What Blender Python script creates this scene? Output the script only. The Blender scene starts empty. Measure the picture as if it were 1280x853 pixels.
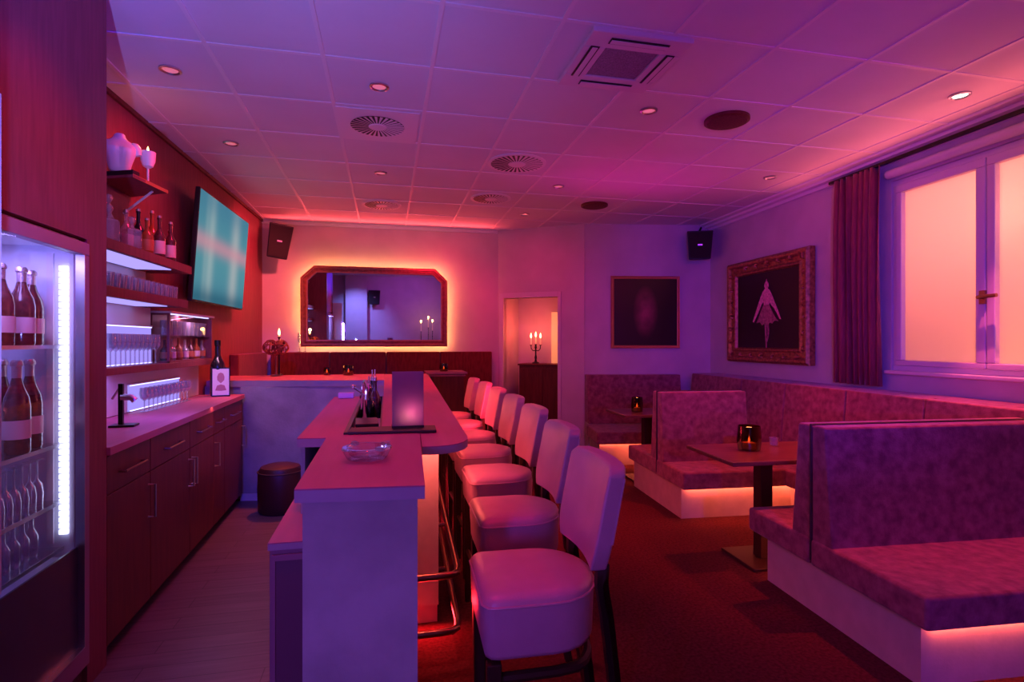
import bpy, bmesh, math, random
from mathutils import Vector, Matrix
random.seed(7)
PI = math.pi
S = bpy.context.scene
COL = S.collection
# ------------------------------------------------------------------ camera, exposure, world, large lights
cd = bpy.data.cameras.new('camera'); cam = bpy.data.objects.new('camera', cd); COL.objects.link(cam)
cd.lens = 36 * 690 / 1280; cd.sensor_width = 36; cd.clip_start = .05; cd.shift_y = 1.5 / 1280
cam.location = (0, 0, 1.52); cam.rotation_euler = (PI / 2, 0, -math.radians(12.82))
S.camera = cam
S.view_settings.view_transform = 'Standard'; S.view_settings.look = 'None'
S.view_settings.gamma = 1; S.view_settings.use_curve_mapping = False
S.view_settings.exposure = 0.0
S.cycles.use_denoising = True
S.cycles.max_bounces = 8; S.cycles.transparent_max_bounces = 24
S.cycles.sample_clamp_indirect = 4
S.cycles.caustics_reflective = False; S.cycles.caustics_refractive = False
W = bpy.data.worlds.new('world'); S.world = W; W.use_nodes = True
W.node_tree.nodes['Background'].inputs[0].default_value = (.35, .05, .25, 1)
W.node_tree.nodes['Background'].inputs[1].default_value = .02

def area(name, loc, target, color, power, sx, sy, spread=180):
    l = bpy.data.lights.new(name, 'AREA'); l.shape = 'RECTANGLE'; l.size = sx; l.size_y = sy
    l.color = color; l.energy = power; l.spread = math.radians(spread)
    o = bpy.data.objects.new(name, l); COL.objects.link(o); o.location = loc
    o.rotation_euler = (Vector(target) - Vector(loc)).to_track_quat('-Z', 'Y').to_euler()
    return o
def point(name, loc, color, power, r=.02):
    l = bpy.data.lights.new(name, 'POINT'); l.color = color; l.energy = power; l.shadow_soft_size = r
    o = bpy.data.objects.new(name, l); COL.objects.link(o); o.location = loc
    return o
def spot(name, loc, target, color, power, angle=100, blend=.8, r=.05):
    l = bpy.data.lights.new(name, 'SPOT'); l.color = color; l.energy = power; l.spot_size = math.radians(angle)
    l.spot_blend = blend; l.shadow_soft_size = r
    o = bpy.data.objects.new(name, l); COL.objects.link(o); o.location = loc
    o.rotation_euler = (Vector(target) - Vector(loc)).to_track_quat('-Z', 'Y').to_euler()
    return o

area('blue_flood_light', (-1.25, -0.9, 1.45), (0.4, 4.5, 1.35), (0.332, 0.1, 1.0), 24.97, 0.12, 0.5)
spot('blue_spot', (-0.35, -1.0, 3.0), (-0.95, 5.7, 0.85), (0.004, 0.02, 1.0), 520, 22, 0.5, 0.05)
spot('fill_spot', (2.2, -1.0, 3.05), (3.2, 7.2, 2.0), (1.0, 0.004, 0.004), 100.29, 36, 0.8, 0.012)  # unseen spot added to redden the far wall
spot('fill_spot', (0.9, -1.6, 1.5), (2.7, 2.6, 0.8), (0.004, 0.015, 1.0), 158.96, 46, 0.8, 0.012)  # unseen spot added to turn the near booth's facing sides blue
spot('fill_spot', (0.5, -0.3, 2.5), (-1.27, 2.35, 3.0), (0.091, 0.022, 1.0), 447.12, 26, 1, 0.012)  # off-camera spot added to turn the tall unit's upper part violet
spot('ceiling_fill_spot', (-0.75, 1.25, 1.3), (-0.9, 2.9, 3.17), (0.209, 0.222, 1.0), 128.62, 100, 1, 0.012)  # unseen lamp added to throw blue onto the near ceiling
spot('ceiling_fill_spot', (2.0, 0.4, 1.5), (2.2, 2.9, 3.17), (0.254, 0.004, 1.0), 41.52, 110, 1, 0.012)  # second unseen lamp added for violet on the right-hand ceiling
area('ceiling_fill_light', (2.4, 5.4, 2.3), (2.4, 4.6, 3.17), (1.0, 0.004, 0.502), 3.44, 1.4, 0.5)  # added upward fill in mid-air, without a fitting
area('cove_light', (0, 7.86, 3.02), (0, 6.9, 3.3), (1, 0.07, 0.075), 14, 3.0, 0.04)
area('window_side_fill', (4.1, 3.6, 2.9), (2.9, 3.7, 3.3), (1.0, 0.15, 0.16), 6.82, 3.0, 0.06)  # unseen fill added for the pink ceiling glow near the window
spot('pink_downlight', (-0.1, 1.75, 3.14), (-0.1, 1.75, 0), (1.0, 0.004, 0.004), 64.26, 50, 0.6, 0.05)
spot('pink_downlight', (-0.2, 3.2, 3.14), (-0.2, 3.2, 0), (1.0, 0.004, 0.004), 61.82, 60, 0.6, 0.05)
spot('pink_downlight', (0.85, 4.9, 3.14), (0.85, 4.9, 0), (1.0, 0.02, 0.03), 165, 60, 0.6, 0.05)
spot('pink_downlight', (3.0, 4.2, 3.14), (3.0, 4.2, 0), (1.0, 0.04, 0.004), 168.57, 70, 0.6, 0.05)
spot('pink_downlight', (1.7, 2.6, 3.14), (1.7, 2.6, 0), (1.0, 0.004, 0.004), 26.41, 90, 0.6, 0.05)
spot('warm_fill_spot', (-0.7, 6.2, 3.14), (-0.7, 6.2, 0), (1.0, 0.10, 0.025), 255, 80, 0.7, 0.06)  # added to warm the back counter, without a fitting of its own
spot('red_fill_spot', (-0.9, 4.2, 3.14), (-1.77, 4.4, 2.4), (1.0, 0.012, 0.06), 55, 90, 1, 0.06)  # added to redden the left wall
spot('red_fill_spot', (-0.6, 6.6, 3.14), (-1.66, 7.3, 2.2), (1.0, 0.088, 0.12), 274.33, 90, 1, 0.06)  # added red fill for the far end of the left wall
spot('wall_fill_spot', (0.7, 6.6, 3.12), (0.7, 8, 1.9), (1.0, 0.01, 0.08), 75, 80, 0.9, 0.06)  # unseen spot added to tint the back wall
spot('wall_fill_spot', (1.3, 6.2, 3.12), (2.15, 7.65, 1.9), (1.0, 0.004, 0.178), 32.38, 80, 0.9, 0.06)  # unseen spot added to tint the doorway wall
area('counter_light', (0.2, 2.88, 1.09), (0.2, 2.98, 0.4), (1.0, 0.131, 0.106), 3.46, 0.14, 0.03)
area('counter_side_light', (0.37, 4.6, 1.1), (0.42, 4.6, 0), (1.0, 0.2, 0.12), 4.5, 0.03, 3.4)
spot('pillar_fill_spot', (-0.9, -0.7, 3.0), (-0.9, -1.95, 1.6), (0.22, 0.22, 1), 200, 80, 1, 0.02)  # added so the pillar shows as a bright blue strip in the mirror
spot('edge_fill_spot', (3.98, 2.9, 3.05), (4.03, 2.95, 1.1), (1.0, 0.1, 0.2), 300, 40, 0.8, 0.012)  # added to brighten the bench ledge, standing in for window light
spot('edge_fill_spot', (3.1, 2.6, 3.14), (3.1, 2.72, 1.05), (1.0, 0.052, 0.041), 229.59, 60, 0.8, 0.012)  # added to brighten the near booth's top edge
spot('fill_spot', (0.9, -1.0, 1.2), (2.3, 2.4, 0.6), (1.0, 0.004, 0.004), 33.31, 40, 0.8, 0.012)  # added red fill on the near booth's end
spot('fill_spot', (0.2, -0.5, 2.0), (4.3, 5.4, 2.0), (0.045, 0.019, 1.0), 401.91, 40, 0.8, 0.012)  # added blue fill for the window wall
spot('red_fill_spot', (-.15, 1.9, 3.12), (-1.28, 2.5, 2.0), (1, .012, .03), 55, 46, 1, .03)  # extra spot added to redden the fridge unit
spot('red_fill_spot', (-.5, 3.6, 3.12), (-1.3, 3.9, .5), (1, .012, .03), 40, 50, 1, .03)  # extra spot added to redden the base cabinets
spot('shelf_fill_spot', (.3, .5, 2.75), (-1.6, 4.15, 2.35), (.75, .3, 1), 130, 17, .8, .012)  # added to brighten the bust and clear bottles
spot('entrance_fill_spot', (1.0, 0.2, 3.0), (0.6, -2.2, 1.9), (0.45, 0.06, 1), 80, 100, 1, 0.012)  # added to colour the entrance wall violet for the reflection
area('floor_fill_light', (0.36, 4.7, 0.1), (0.6, 4.7, 0), (1.0, 0.02, 0.056), 16.48, 0.03, 3.2)  # unseen strip added to redden the floor along the bar
area('floor_fill_light', (0.2, 2.97, 0.11), (0.2, 2.6, 0), (1.0, 0.016, 0.025), 3.1, 0.2, 0.03)  # added red floor glow before the bar's end panel

# ------------------------------------------------------------------ helpers
class MB:
    def __init__(s): s.bm = bmesh.new()
    def face(s, vs):
        try: return s.bm.faces.new(vs)
        except ValueError: return None
    def box(s, x0, x1, y0, y1, z0, z1):
        return s.prism([(x0, y0), (x1, y0), (x1, y1), (x0, y1)], z0, z1)
    def prism(s, pts, z0, z1):
        n = len(pts)
        if sum(pts[i][0] * pts[(i + 1) % n][1] - pts[(i + 1) % n][0] * pts[i][1] for i in range(n)) < 0: pts = pts[::-1]
        a = [s.bm.verts.new((p[0], p[1], z0)) for p in pts]; b = [s.bm.verts.new((p[0], p[1], z1)) for p in pts]
        s.face(a[::-1]); s.face(b)
        for i in range(n): s.face([a[i], a[(i + 1) % n], b[(i + 1) % n], b[i]])
        return s
    def hexa(s, lo, hi):                       # four lower corners, four upper corners
        a = [s.bm.verts.new(p) for p in lo]; b = [s.bm.verts.new(p) for p in hi]
        s.face(a[::-1]); s.face(b)
        for i in range(4): s.face([a[i], a[(i + 1) % 4], b[(i + 1) % 4], b[i]])
        return s
    def quad(s, *ps): s.face([s.bm.verts.new(p) for p in ps]); return s
    def lathe(s, prof, cx=0, cy=0, cz=0, seg=20, sx=1, sy=1):
        rings = []
        for r, z in prof:
            if r < 1e-5: rings.append([s.bm.verts.new((cx, cy, cz + z))])
            else: rings.append([s.bm.verts.new((cx + r * sx * math.cos(2 * PI * k / seg), cy + r * sy * math.sin(2 * PI * k / seg), cz + z)) for k in range(seg)])
        for a, b in zip(rings, rings[1:]):
            for k in range(seg):
                k2 = (k + 1) % seg
                if len(a) == 1 and len(b) == 1: continue
                if len(a) == 1: s.face([a[0], b[k2], b[k]])
                elif len(b) == 1: s.face([a[k], a[k2], b[0]])
                else: s.face([a[k], a[k2], b[k2], b[k]])
        return s
    def tube(s, pts, r, seg=8, closed=False):
        P = [Vector(p) for p in pts]; n = len(P); rings = []
        rr = r if isinstance(r, (list, tuple)) else [r] * n
        up = None
        for i in range(n):
            if closed: t = (P[(i + 1) % n] - P[i - 1])
            else: t = P[min(i + 1, n - 1)] - P[max(i - 1, 0)]
            t.normalize()
            if up is None:
                up = t.orthogonal().normalized()
            u = (up - t * up.dot(t)); u.normalize(); up = u; v = t.cross(u)
            rings.append([s.bm.verts.new(P[i] + (u * math.cos(2 * PI * k / seg) + v * math.sin(2 * PI * k / seg)) * rr[i]) for k in range(seg)])
        m = n if closed else n - 1
        for i in range(m):
            a, b = rings[i], rings[(i + 1) % n]
            for k in range(seg): s.face([a[k], a[(k + 1) % seg], b[(k + 1) % seg], b[k]])
        if not closed: s.face(rings[0][::-1]); s.face(rings[-1])
        return s
    def bar(s, p, q, w, d):                     # square bar between two points
        P, Q = Vector(p), Vector(q); t = (Q - P).normalized(); u = t.cross(Vector((0, 1, 0)))
        if u.length < .1: u = t.cross(Vector((1, 0, 0)))
        u.normalize(); v = t.cross(u)
        c = [(-w / 2, -d / 2), (w / 2, -d / 2), (w / 2, d / 2), (-w / 2, d / 2)]
        return s.hexa([P + u * a + v * b for a, b in c], [Q + u * a + v * b for a, b in c])
    def build(s, name, m, parent=None, loc=(0, 0, 0), rz=0, bevel=0, seg=2, smooth=True, sub=0, rot=None):
        bm = s.bm
        bmesh.ops.recalc_face_normals(bm, faces=bm.faces)
        for f in bm.faces: f.smooth = smooth
        if smooth and not bevel:
            for e in bm.edges:
                if len(e.link_faces) == 2 and e.calc_face_angle(0) > math.radians(38): e.smooth = False
        me = bpy.data.meshes.new(name); bm.to_mesh(me); bm.free()
        me.materials.append(m)
        o = bpy.data.objects.new(name, me); COL.objects.link(o)
        o.location = loc; o.rotation_euler = rot or (0, 0, rz)
        if parent is not None: o.parent = parent
        if bevel:
            b = o.modifiers.new('bevel', 'BEVEL'); b.width = bevel; b.segments = seg; b.limit_method = 'ANGLE'
            b.angle_limit = math.radians(40)
            w = o.modifiers.new('normals', 'WEIGHTED_NORMAL'); w.keep_sharp = False
        if sub:
            b = o.modifiers.new('subdivision', 'SUBSURF'); b.levels = sub; b.render_levels = sub
        return o

def thing(name, label, cat, loc=(0, 0, 0), rz=0, group=None, rot=None):
    o = bpy.data.objects.new(name, None); COL.objects.link(o); o.empty_display_size = .1
    o.location = loc; o.rotation_euler = rot or (0, 0, rz)
    return tag(o, label, cat, group)
def tag(o, label, cat, group=None):
    o['label'] = label; o['category'] = cat
    if group: o['group'] = group
    elif 'group' in o: del o['group']
    return o
def struct(o): o['kind'] = 'structure'; return o
def kids(o): return [c for c in ALL() if c.parent == o]
def ALL(): return list(COL.objects)
def dup(root, loc, rz=None, label=None, group=None):
    r = root.copy(); COL.objects.link(r); r.location = loc
    if rz is not None: r.rotation_euler = (0, 0, rz)
    if label: r['label'] = label
    if group: r['group'] = group
    for ch in list(root.children):
        c = ch.copy(); COL.objects.link(c); c.parent = r
        for g in list(ch.children):
            d = g.copy(); COL.objects.link(d); d.parent = c
    return r

# ------------------------------------------------------------------ materials
def mat(name, col, rough=.5, metal=0, var=0, scale=8, bump=0, bscale=None, stretch=(1, 1, 1), spec=.5, sheen=0, col2=None, emit=None, es=0, coat=0):
    m = bpy.data.materials.new(name); m.use_nodes = True; nt = m.node_tree; b = nt.nodes['Principled BSDF']
    b.inputs['Base Color'].default_value = (*col, 1); b.inputs['Roughness'].default_value = rough
    b.inputs['Metallic'].default_value = metal; b.inputs['Specular IOR Level'].default_value = spec
    if sheen: b.inputs['Sheen Weight'].default_value = sheen; b.inputs['Sheen Roughness'].default_value = .4
    if coat: b.inputs['Coat Weight'].default_value = coat; b.inputs['Coat Roughness'].default_value = .15
    if emit: b.inputs['Emission Color'].default_value = (*emit, 1); b.inputs['Emission Strength'].default_value = es
    if var or bump or col2:
        tc = nt.nodes.new('ShaderNodeTexCoord'); mp = nt.nodes.new('ShaderNodeMapping'); mp.inputs['Scale'].default_value = stretch
        nt.links.new(tc.outputs['Object'], mp.inputs[0])
        nz = nt.nodes.new('ShaderNodeTexNoise'); nz.inputs['Scale'].default_value = scale; nz.inputs['Detail'].default_value = 5
        nt.links.new(mp.outputs[0], nz.inputs['Vector'])
        if var or col2:
            rp = nt.nodes.new('ShaderNodeValToRGB'); rp.color_ramp.elements[0].position = .32; rp.color_ramp.elements[1].position = .68
            c1 = tuple(max(0, x * (1 - var)) for x in col); c2 = col2 or tuple(min(1, x * (1 + var)) for x in col)
            rp.color_ramp.elements[0].color = (*c1, 1); rp.color_ramp.elements[1].color = (*c2, 1)
            nt.links.new(nz.outputs['Fac'], rp.inputs[0]); nt.links.new(rp.outputs[0], b.inputs['Base Color'])
        if bump:
            n2 = nz
            if bscale:
                n2 = nt.nodes.new('ShaderNodeTexNoise'); n2.inputs['Scale'].default_value = bscale; n2.inputs['Detail'].default_value = 4
                nt.links.new(mp.outputs[0], n2.inputs['Vector'])
            bp = nt.nodes.new('ShaderNodeBump'); bp.inputs['Strength'].default_value = bump; bp.inputs['Distance'].default_value = .01
            nt.links.new(n2.outputs['Fac'], bp.inputs['Height']); nt.links.new(bp.outputs[0], b.inputs['Normal'])
    return m
def emission(name, col, s):
    m = bpy.data.materials.new(name); m.use_nodes = True; nt = m.node_tree
    nt.nodes.remove(nt.nodes['Principled BSDF']); e = nt.nodes.new('ShaderNodeEmission')
    e.inputs[0].default_value = (*col, 1); e.inputs[1].default_value = s
    nt.links.new(e.outputs[0], nt.nodes['Material Output'].inputs[0]); return m
def thin_glass(name, tint=(.95, .95, 1), rough=.02, refl=1.0, base=.06, milk=0):
    m = bpy.data.materials.new(name); m.use_nodes = True; nt = m.node_tree
    nt.nodes.remove(nt.nodes['Principled BSDF'])
    t = nt.nodes.new('ShaderNodeBsdfTransparent'); t.inputs[0].default_value = (*tint, 1)
    g = nt.nodes.new('ShaderNodeBsdfGlossy'); g.inputs['Roughness'].default_value = rough
    lw = nt.nodes.new('ShaderNodeLayerWeight'); lw.inputs[0].default_value = .35
    mp = nt.nodes.new('ShaderNodeMapRange'); mp.inputs[3].default_value = base; mp.inputs[4].default_value = refl
    nt.links.new(lw.outputs['Facing'], mp.inputs[0])
    mx = nt.nodes.new('ShaderNodeMixShader'); nt.links.new(mp.outputs[0], mx.inputs[0])
    nt.links.new(t.outputs[0], mx.inputs[1]); nt.links.new(g.outputs[0], mx.inputs[2])
    if milk:
        d = nt.nodes.new('ShaderNodeBsdfDiffuse'); d.inputs[0].default_value = (.8, .75, .85, 1)
        m2 = nt.nodes.new('ShaderNodeMixShader'); m2.inputs[0].default_value = milk
        nt.links.new(mx.outputs[0], m2.inputs[1]); nt.links.new(d.outputs[0], m2.inputs[2]); mx = m2
    nt.links.new(mx.outputs[0], nt.nodes['Material Output'].inputs[0]); return m
def translucent(name, col, amt=.75):
    m = bpy.data.materials.new(name); m.use_nodes = True; nt = m.node_tree
    nt.nodes.remove(nt.nodes['Principled BSDF'])
    t = nt.nodes.new('ShaderNodeBsdfTranslucent'); t.inputs[0].default_value = (*col, 1)
    d = nt.nodes.new('ShaderNodeBsdfDiffuse'); d.inputs[0].default_value = (*col, 1)
    mx = nt.nodes.new('ShaderNodeMixShader'); mx.inputs[0].default_value = 1 - amt
    nt.links.new(t.outputs[0], mx.inputs[1]); nt.links.new(d.outputs[0], mx.inputs[2])
    nt.links.new(mx.outputs[0], nt.nodes['Material Output'].inputs[0]); return m

M = dict(
    plaster=mat('plaster', (.62, .56, .58), .85, var=.06, scale=3, bump=.12, bscale=90),
    ceiling=mat('ceiling_tile', (.78, .76, .8), .9, var=.03, scale=2, bump=.08, bscale=220),
    tbar=mat('ceiling_bar', (.85, .82, .84), .45),
    veneer=mat('red_wood_veneer', (.24, .055, .075), .55, var=.13, scale=9, stretch=(5, 5, .5), spec=.3),
    darkwood=mat('dark_red_wood', (.12, .024, .02), .45, spec=.3, var=.2, scale=6, stretch=(5, 5, .6)),
    carpet=mat('carpet', (.085, .02, .024), 1, var=.35, scale=60, bump=.4, bscale=300, spec=.1),
    stucco=mat('bar_stucco', (.42, .40, .43), .85, var=.16, scale=5, bump=.25, bscale=45),
    bartop=mat('bar_top', (.44, .14, .25), .5, spec=.2, var=.07, scale=5, stretch=(4, .5, 1)),
    edge=mat('slab_edge', (.40, .33, .42), .5, var=.05, scale=12),  # greyer than bartop: violet light on the edges put into the colour
    cream=mat('cream_panel', (.7, .6, .52), .6, var=.05, scale=20, bump=.05),
    leather=mat('cream_leather', (.56, .28, .42), .38, var=.05, scale=12, bump=.12, bscale=160, spec=.6),
    blackwood=mat('stained_wood', (.04, .015, .012), .5, spec=.3),
    velvet=mat('booth_velvet', (.27, .085, .118), .85, var=.34, scale=17, bump=.25, bscale=130, sheen=.3, spec=.2, col2=(.34, .125, .16)),
    boothbase=mat('booth_base_board', (.5, .42, .38), .7, var=.08, scale=10, bump=.08, bscale=60),
    piping=mat('dark_piping', (.05, .03, .03), .6),
    table=mat('table_wood', (.16, .07, .05), .28, var=.3, scale=4, stretch=(1, 8, 8)),
    black=mat('black_plastic', (.012, .010, .012), .45),
    blackmetal=mat('black_metal', (.02, .018, .02), .35, metal=.6),
    chrome=mat('chrome', (.85, .85, .88), .15, metal=1),
    steel=mat('brushed_steel', (.6, .6, .63), .3, metal=1),
    copper=mat('rail_metal', (.32, .17, .13), .28, metal=1),
    gold=mat('aged_gold', (.42, .2, .09), .42, metal=.7, var=.4, scale=30, bump=.6, bscale=40),
    thingold=mat('gilded_wood', (.6, .3, .14), .4, metal=.7),
    mirror=mat('mirror_glass', (.9, .9, .92), .015, metal=1),
    white=mat('white_glaze', (.82, .8, .8), .4),
    pvc=mat('window_plastic', (.72, .66, .7), .45),
    curtain=mat('curtain_velvet', (.30, .05, .07), .8, var=.2, scale=14, stretch=(6, 6, .6), sheen=.4),
    paper=mat('label_paper', (.75, .55, .58), .7),
    redpaper=mat('coloured_label', (.5, .13, .06), .6),
    wax=mat('candle_wax', (.85, .75, .62), .6, emit=(1, .35, .1), es=.25),
    flame=emission('flame', (1, .55, .16), 14),
    glow=emission('tealight_flame', (1, .5, .15), 9),
    amberled=emission('amber_led', (1, .13, .06), 22),
    haloled=emission('mirror_led', (1, .34, .11), 80),
    coveled=emission('cove_led', (1, .14, .08), 7),
    blueled=emission('cold_led', (.50, .46, 1), 2.6),
    lightpanel=emission('light_panel', (.40, .30, 1), 1.0),
    diffuser=emission('shelf_diffuser', (.42, .33, 1), 1.2),
    bulb=emission('lit_bulb', (1, .82, .75), 6),
    dimbulb=mat('bulb_glass', (.8, .5, .5), .3, emit=(1, .2, .3), es=.5),
    glass=thin_glass('clear_glass'),
    rimglass=thin_glass('stemware_glass', (.86, .86, .95), .05, .9, .12, .14),
    smoke=thin_glass('smoked_glass', (.42, .16, .1), .05, .6, .05),
    amberglass=mat('spirit_amber', (.32, .08, .02), .1, coat=.4),
    champagne=mat('champagne_glass', (.10, .025, .025), .1, coat=.6, var=.4, scale=60),
    darkglass=mat('dark_bottle', (.012, .010, .014), .12, coat=.5),
    foil=mat('bottle_foil', (.55, .4, .42), .35, metal=.8, bump=.3, bscale=150),
    fridge=mat('fridge_liner', (.72, .72, .78), .5),
    plum=mat('fridge_trim', (.32, .16, .24), .42),
    frost=translucent('frosted_pane', (.95, .88, .9), .9),
    lanternpane=translucent('lantern_pane', (.52, .38, .64), .8),
    maroonleather=mat('maroon_leather', (.05, .012, .014), .45),
    globe=mat('globe_glass', (.7, .7, .75), .25),
)
# wooden planks behind the bar
def plank_mat():
    m = bpy.data.materials.new('bar_floor_planks'); m.use_nodes = True; nt = m.node_tree; b = nt.nodes['Principled BSDF']
    tc = nt.nodes.new('ShaderNodeTexCoord'); br = nt.nodes.new('ShaderNodeTexBrick')
    br.inputs['Scale'].default_value = 1; br.inputs['Brick Width'].default_value = 1.1; br.inputs['Row Height'].default_value = .12
    br.inputs['Mortar Size'].default_value = .003; br.inputs['Color1'].default_value = (.18, .12, .17, 1); br.inputs['Color2'].default_value = (.15, .10, .15, 1)
    br.inputs['Mortar'].default_value = (.09, .06, .08, 1)
    nz = nt.nodes.new('ShaderNodeTexNoise'); nz.inputs['Scale'].default_value = 3; mp = nt.nodes.new('ShaderNodeMapping'); mp.inputs['Scale'].default_value = (1, 14, 1)
    mx = nt.nodes.new('ShaderNodeMix'); mx.data_type = 'RGBA'; mx.blend_type = 'MULTIPLY'; mx.inputs[0].default_value = .6
    nt.links.new(tc.outputs['Object'], br.inputs[0]); nt.links.new(tc.outputs['Object'], mp.inputs[0]); nt.links.new(mp.outputs[0], nz.inputs[0])
    nt.links.new(br.outputs[0], mx.inputs[6]); nt.links.new(nz.outputs['Fac'], mx.inputs[7]); nt.links.new(mx.outputs[2], b.inputs['Base Color'])
    b.inputs['Roughness'].default_value = .45
    return m
M['planks'] = plank_mat()
def screen_mat():
    m = bpy.data.materials.new('screen_picture'); m.use_nodes = True; nt = m.node_tree
    nt.nodes.remove(nt.nodes['Principled BSDF'])
    tc = nt.nodes.new('ShaderNodeTexCoord'); sp = nt.nodes.new('ShaderNodeSeparateXYZ'); nt.links.new(tc.outputs['Object'], sp.inputs[0])
    def band(src, c, w, amp):
        a = nt.nodes.new('ShaderNodeMath'); a.operation = 'SUBTRACT'; nt.links.new(src, a.inputs[0]); a.inputs[1].default_value = c
        b = nt.nodes.new('ShaderNodeMath'); b.operation = 'DIVIDE'; nt.links.new(a.outputs[0], b.inputs[0]); b.inputs[1].default_value = w
        q = nt.nodes.new('ShaderNodeMath'); q.operation = 'MULTIPLY'; nt.links.new(b.outputs[0], q.inputs[0]); nt.links.new(b.outputs[0], q.inputs[1])
        n = nt.nodes.new('ShaderNodeMath'); n.operation = 'MULTIPLY'; nt.links.new(q.outputs[0], n.inputs[0]); n.inputs[1].default_value = -1
        e = nt.nodes.new('ShaderNodeMath'); e.operation = 'EXPONENT'; nt.links.new(n.outputs[0], e.inputs[0])
        f = nt.nodes.new('ShaderNodeMath'); f.operation = 'MULTIPLY'; nt.links.new(e.outputs[0], f.inputs[0]); f.inputs[1].default_value = amp
        return f.outputs[0]
    cur = None
    def add(prev, fac, col):
        mx = nt.nodes.new('ShaderNodeMix'); mx.data_type = 'RGBA'; mx.blend_type = 'MIX'
        nt.links.new(fac, mx.inputs[0])
        if prev is None: mx.inputs[6].default_value = (.07, .22, .32, 1)
        else: nt.links.new(prev, mx.inputs[6])
        mx.inputs[7].default_value = (*col, 1); return mx.outputs[2]
    cur = add(None, band(sp.outputs[2], .45, .4, .5), (.10, .33, .36))
    cur = add(cur, band(sp.outputs[0], .35, .10, .55), (.42, .5, .5))
    cur = add(cur, band(sp.outputs[0], 1.05, .14, .6), (.5, .5, .5))
    cur = add(cur, band(sp.outputs[0], .22, .05, .35), (.3, .42, .44)); cur = add(cur, band(sp.outputs[2], .04, .1, .75), (.02, .10, .16)); cur = add(cur, band(sp.outputs[2], .95, .16, .6), (.06, .2, .3))
    cur = add(cur, band(sp.outputs[2], .55, .08, .6), (.7, .25, .33))
    e = nt.nodes.new('ShaderNodeEmission'); nt.links.new(cur, e.inputs[0]); e.inputs[1].default_value = .95
    nt.links.new(e.outputs[0], nt.nodes['Material Output'].inputs[0]); return m
M['screen'] = screen_mat()
def blur_canvas():
    m = bpy.data.materials.new('dark_canvas'); m.use_nodes = True; nt = m.node_tree; b = nt.nodes['Principled BSDF']
    tc = nt.nodes.new('ShaderNodeTexCoord'); mp = nt.nodes.new('ShaderNodeMapping')
    mp.inputs['Location'].default_value = (0, 0, 0); mp.inputs['Scale'].default_value = (5.5, 1, 2.6)
    g = nt.nodes.new('ShaderNodeTexGradient'); g.gradient_type = 'SPHERICAL'
    nz = nt.nodes.new('ShaderNodeTexNoise'); nz.inputs['Scale'].default_value = 7
    mu = nt.nodes.new('ShaderNodeMath'); mu.operation = 'MULTIPLY'
    rp = nt.nodes.new('ShaderNodeValToRGB'); rp.color_ramp.elements[0].color = (.012, .004, .006, 1); rp.color_ramp.elements[1].color = (.34, .05, .11, 1)
    rp.color_ramp.elements[1].position = .5
    nt.links.new(tc.outputs['Object'], mp.inputs[0]); nt.links.new(mp.outputs[0], g.inputs[0]); nt.links.new(tc.outputs['Object'], nz.inputs[0])
    nt.links.new(g.outputs['Fac'], mu.inputs[0]); nt.links.new(nz.outputs['Fac'], mu.inputs[1]); nt.links.new(mu.outputs[0], rp.inputs[0])
    nt.links.new(rp.outputs[0], b.inputs['Base Color']); b.inputs['Roughness'].default_value = .3
    return m
M['blurcanvas'] = blur_canvas()
M['canvas'] = mat('black_canvas', (.016, .004, .008), .4)
M['pinkpaint'] = mat('pink_paint', (.9, .28, .42), .6, var=.35, scale=40)
M['palepaint'] = mat('pale_pink_paint', (.42, .14, .2), .6, var=.4, scale=30)

# ------------------------------------------------------------------ the room
CZ = 3.17
def lw(y): return -1.635 - (7.929 - y) * .0374            # left wall surface
def rw(y): return 4.46 - (6.977 - y) * .0475              # right wall surface
BR = (1.609, 8.0); DC = (2.663, 7.283); RC = (4.46, 6.977); NY = -2.2
struct(MB().box(-2.3, 6.2, NY - .2, 9.6, -.1, 0).build('floor', M['carpet']))
bf = struct(MB().prism([(lw(1.2), 1.2), (-.2, 1.2), (-.2, 5.7), (lw(5.7), 5.7)], 0, .006).build('floor_bar_planks', M['planks']))
struct(MB().box(-2.3, 6.2, NY - .2, 9.6, CZ, CZ + .1).build('ceiling', M['ceiling']))
g = MB()
for k in range(-2, 9):
    x = -.975 + .62 * k
    if -1.9 < x < 4.5: g.box(x - .012, x + .012, NY, 7.95, CZ - .006, CZ + .001)
for k in range(-7, 9):
    y = 2.69 + .648 * k
    g.box(-1.95, 4.4, y - .012, y + .012, CZ - .005, CZ + .001)
struct(g.build('trim_ceiling_grid', M['tbar']))
struct(MB().prism([(lw(NY), NY), (lw(8.0), 8.0), (lw(8.0) - .12, 8.0), (lw(NY) - .12, NY)], 0, CZ).build('wall_left', M['veneer']))
struct(MB().box(-1.8, 1.66, 8.0, 8.12, 0, CZ).build('wall_back', M['plaster']))
# diagonal wall with the doorway
du = Vector((DC[0] - BR[0], DC[1] - BR[1], 0)); DLEN = du.length; du.normalize(); dn = Vector((-du.y, du.x, 0)); DRZ = math.atan2(du.y, du.x)
def dw(s, d): return (BR[0] + du.x * s + dn.x * d, BR[1] + du.y * s + dn.y * d)
def dbox(mb, s0, s1, d0, d1, z0, z1): return mb.prism([dw(s0, d0), dw(s1, d0), dw(s1, d1), dw(s0, d1)], z0, z1)
g = MB(); dbox(g, -.05, .09, 0, .1, 0, CZ); dbox(g, .92, DLEN + .03, 0, .1, 0, CZ); dbox(g, .09, .92, 0, .1, 2.165, CZ)
struct(g.build('wall_diagonal', M['plaster']))
g = MB(); dbox(g, .025, .09, -.02, .11, 0, 2.24); dbox(g, .92, .97, -.02, .11, 0, 2.24); dbox(g, .09, .92, -.02, .11, 2.165, 2.24)
struct(g.build('door_1_frame', M['pvc'], bevel=.005))
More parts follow.
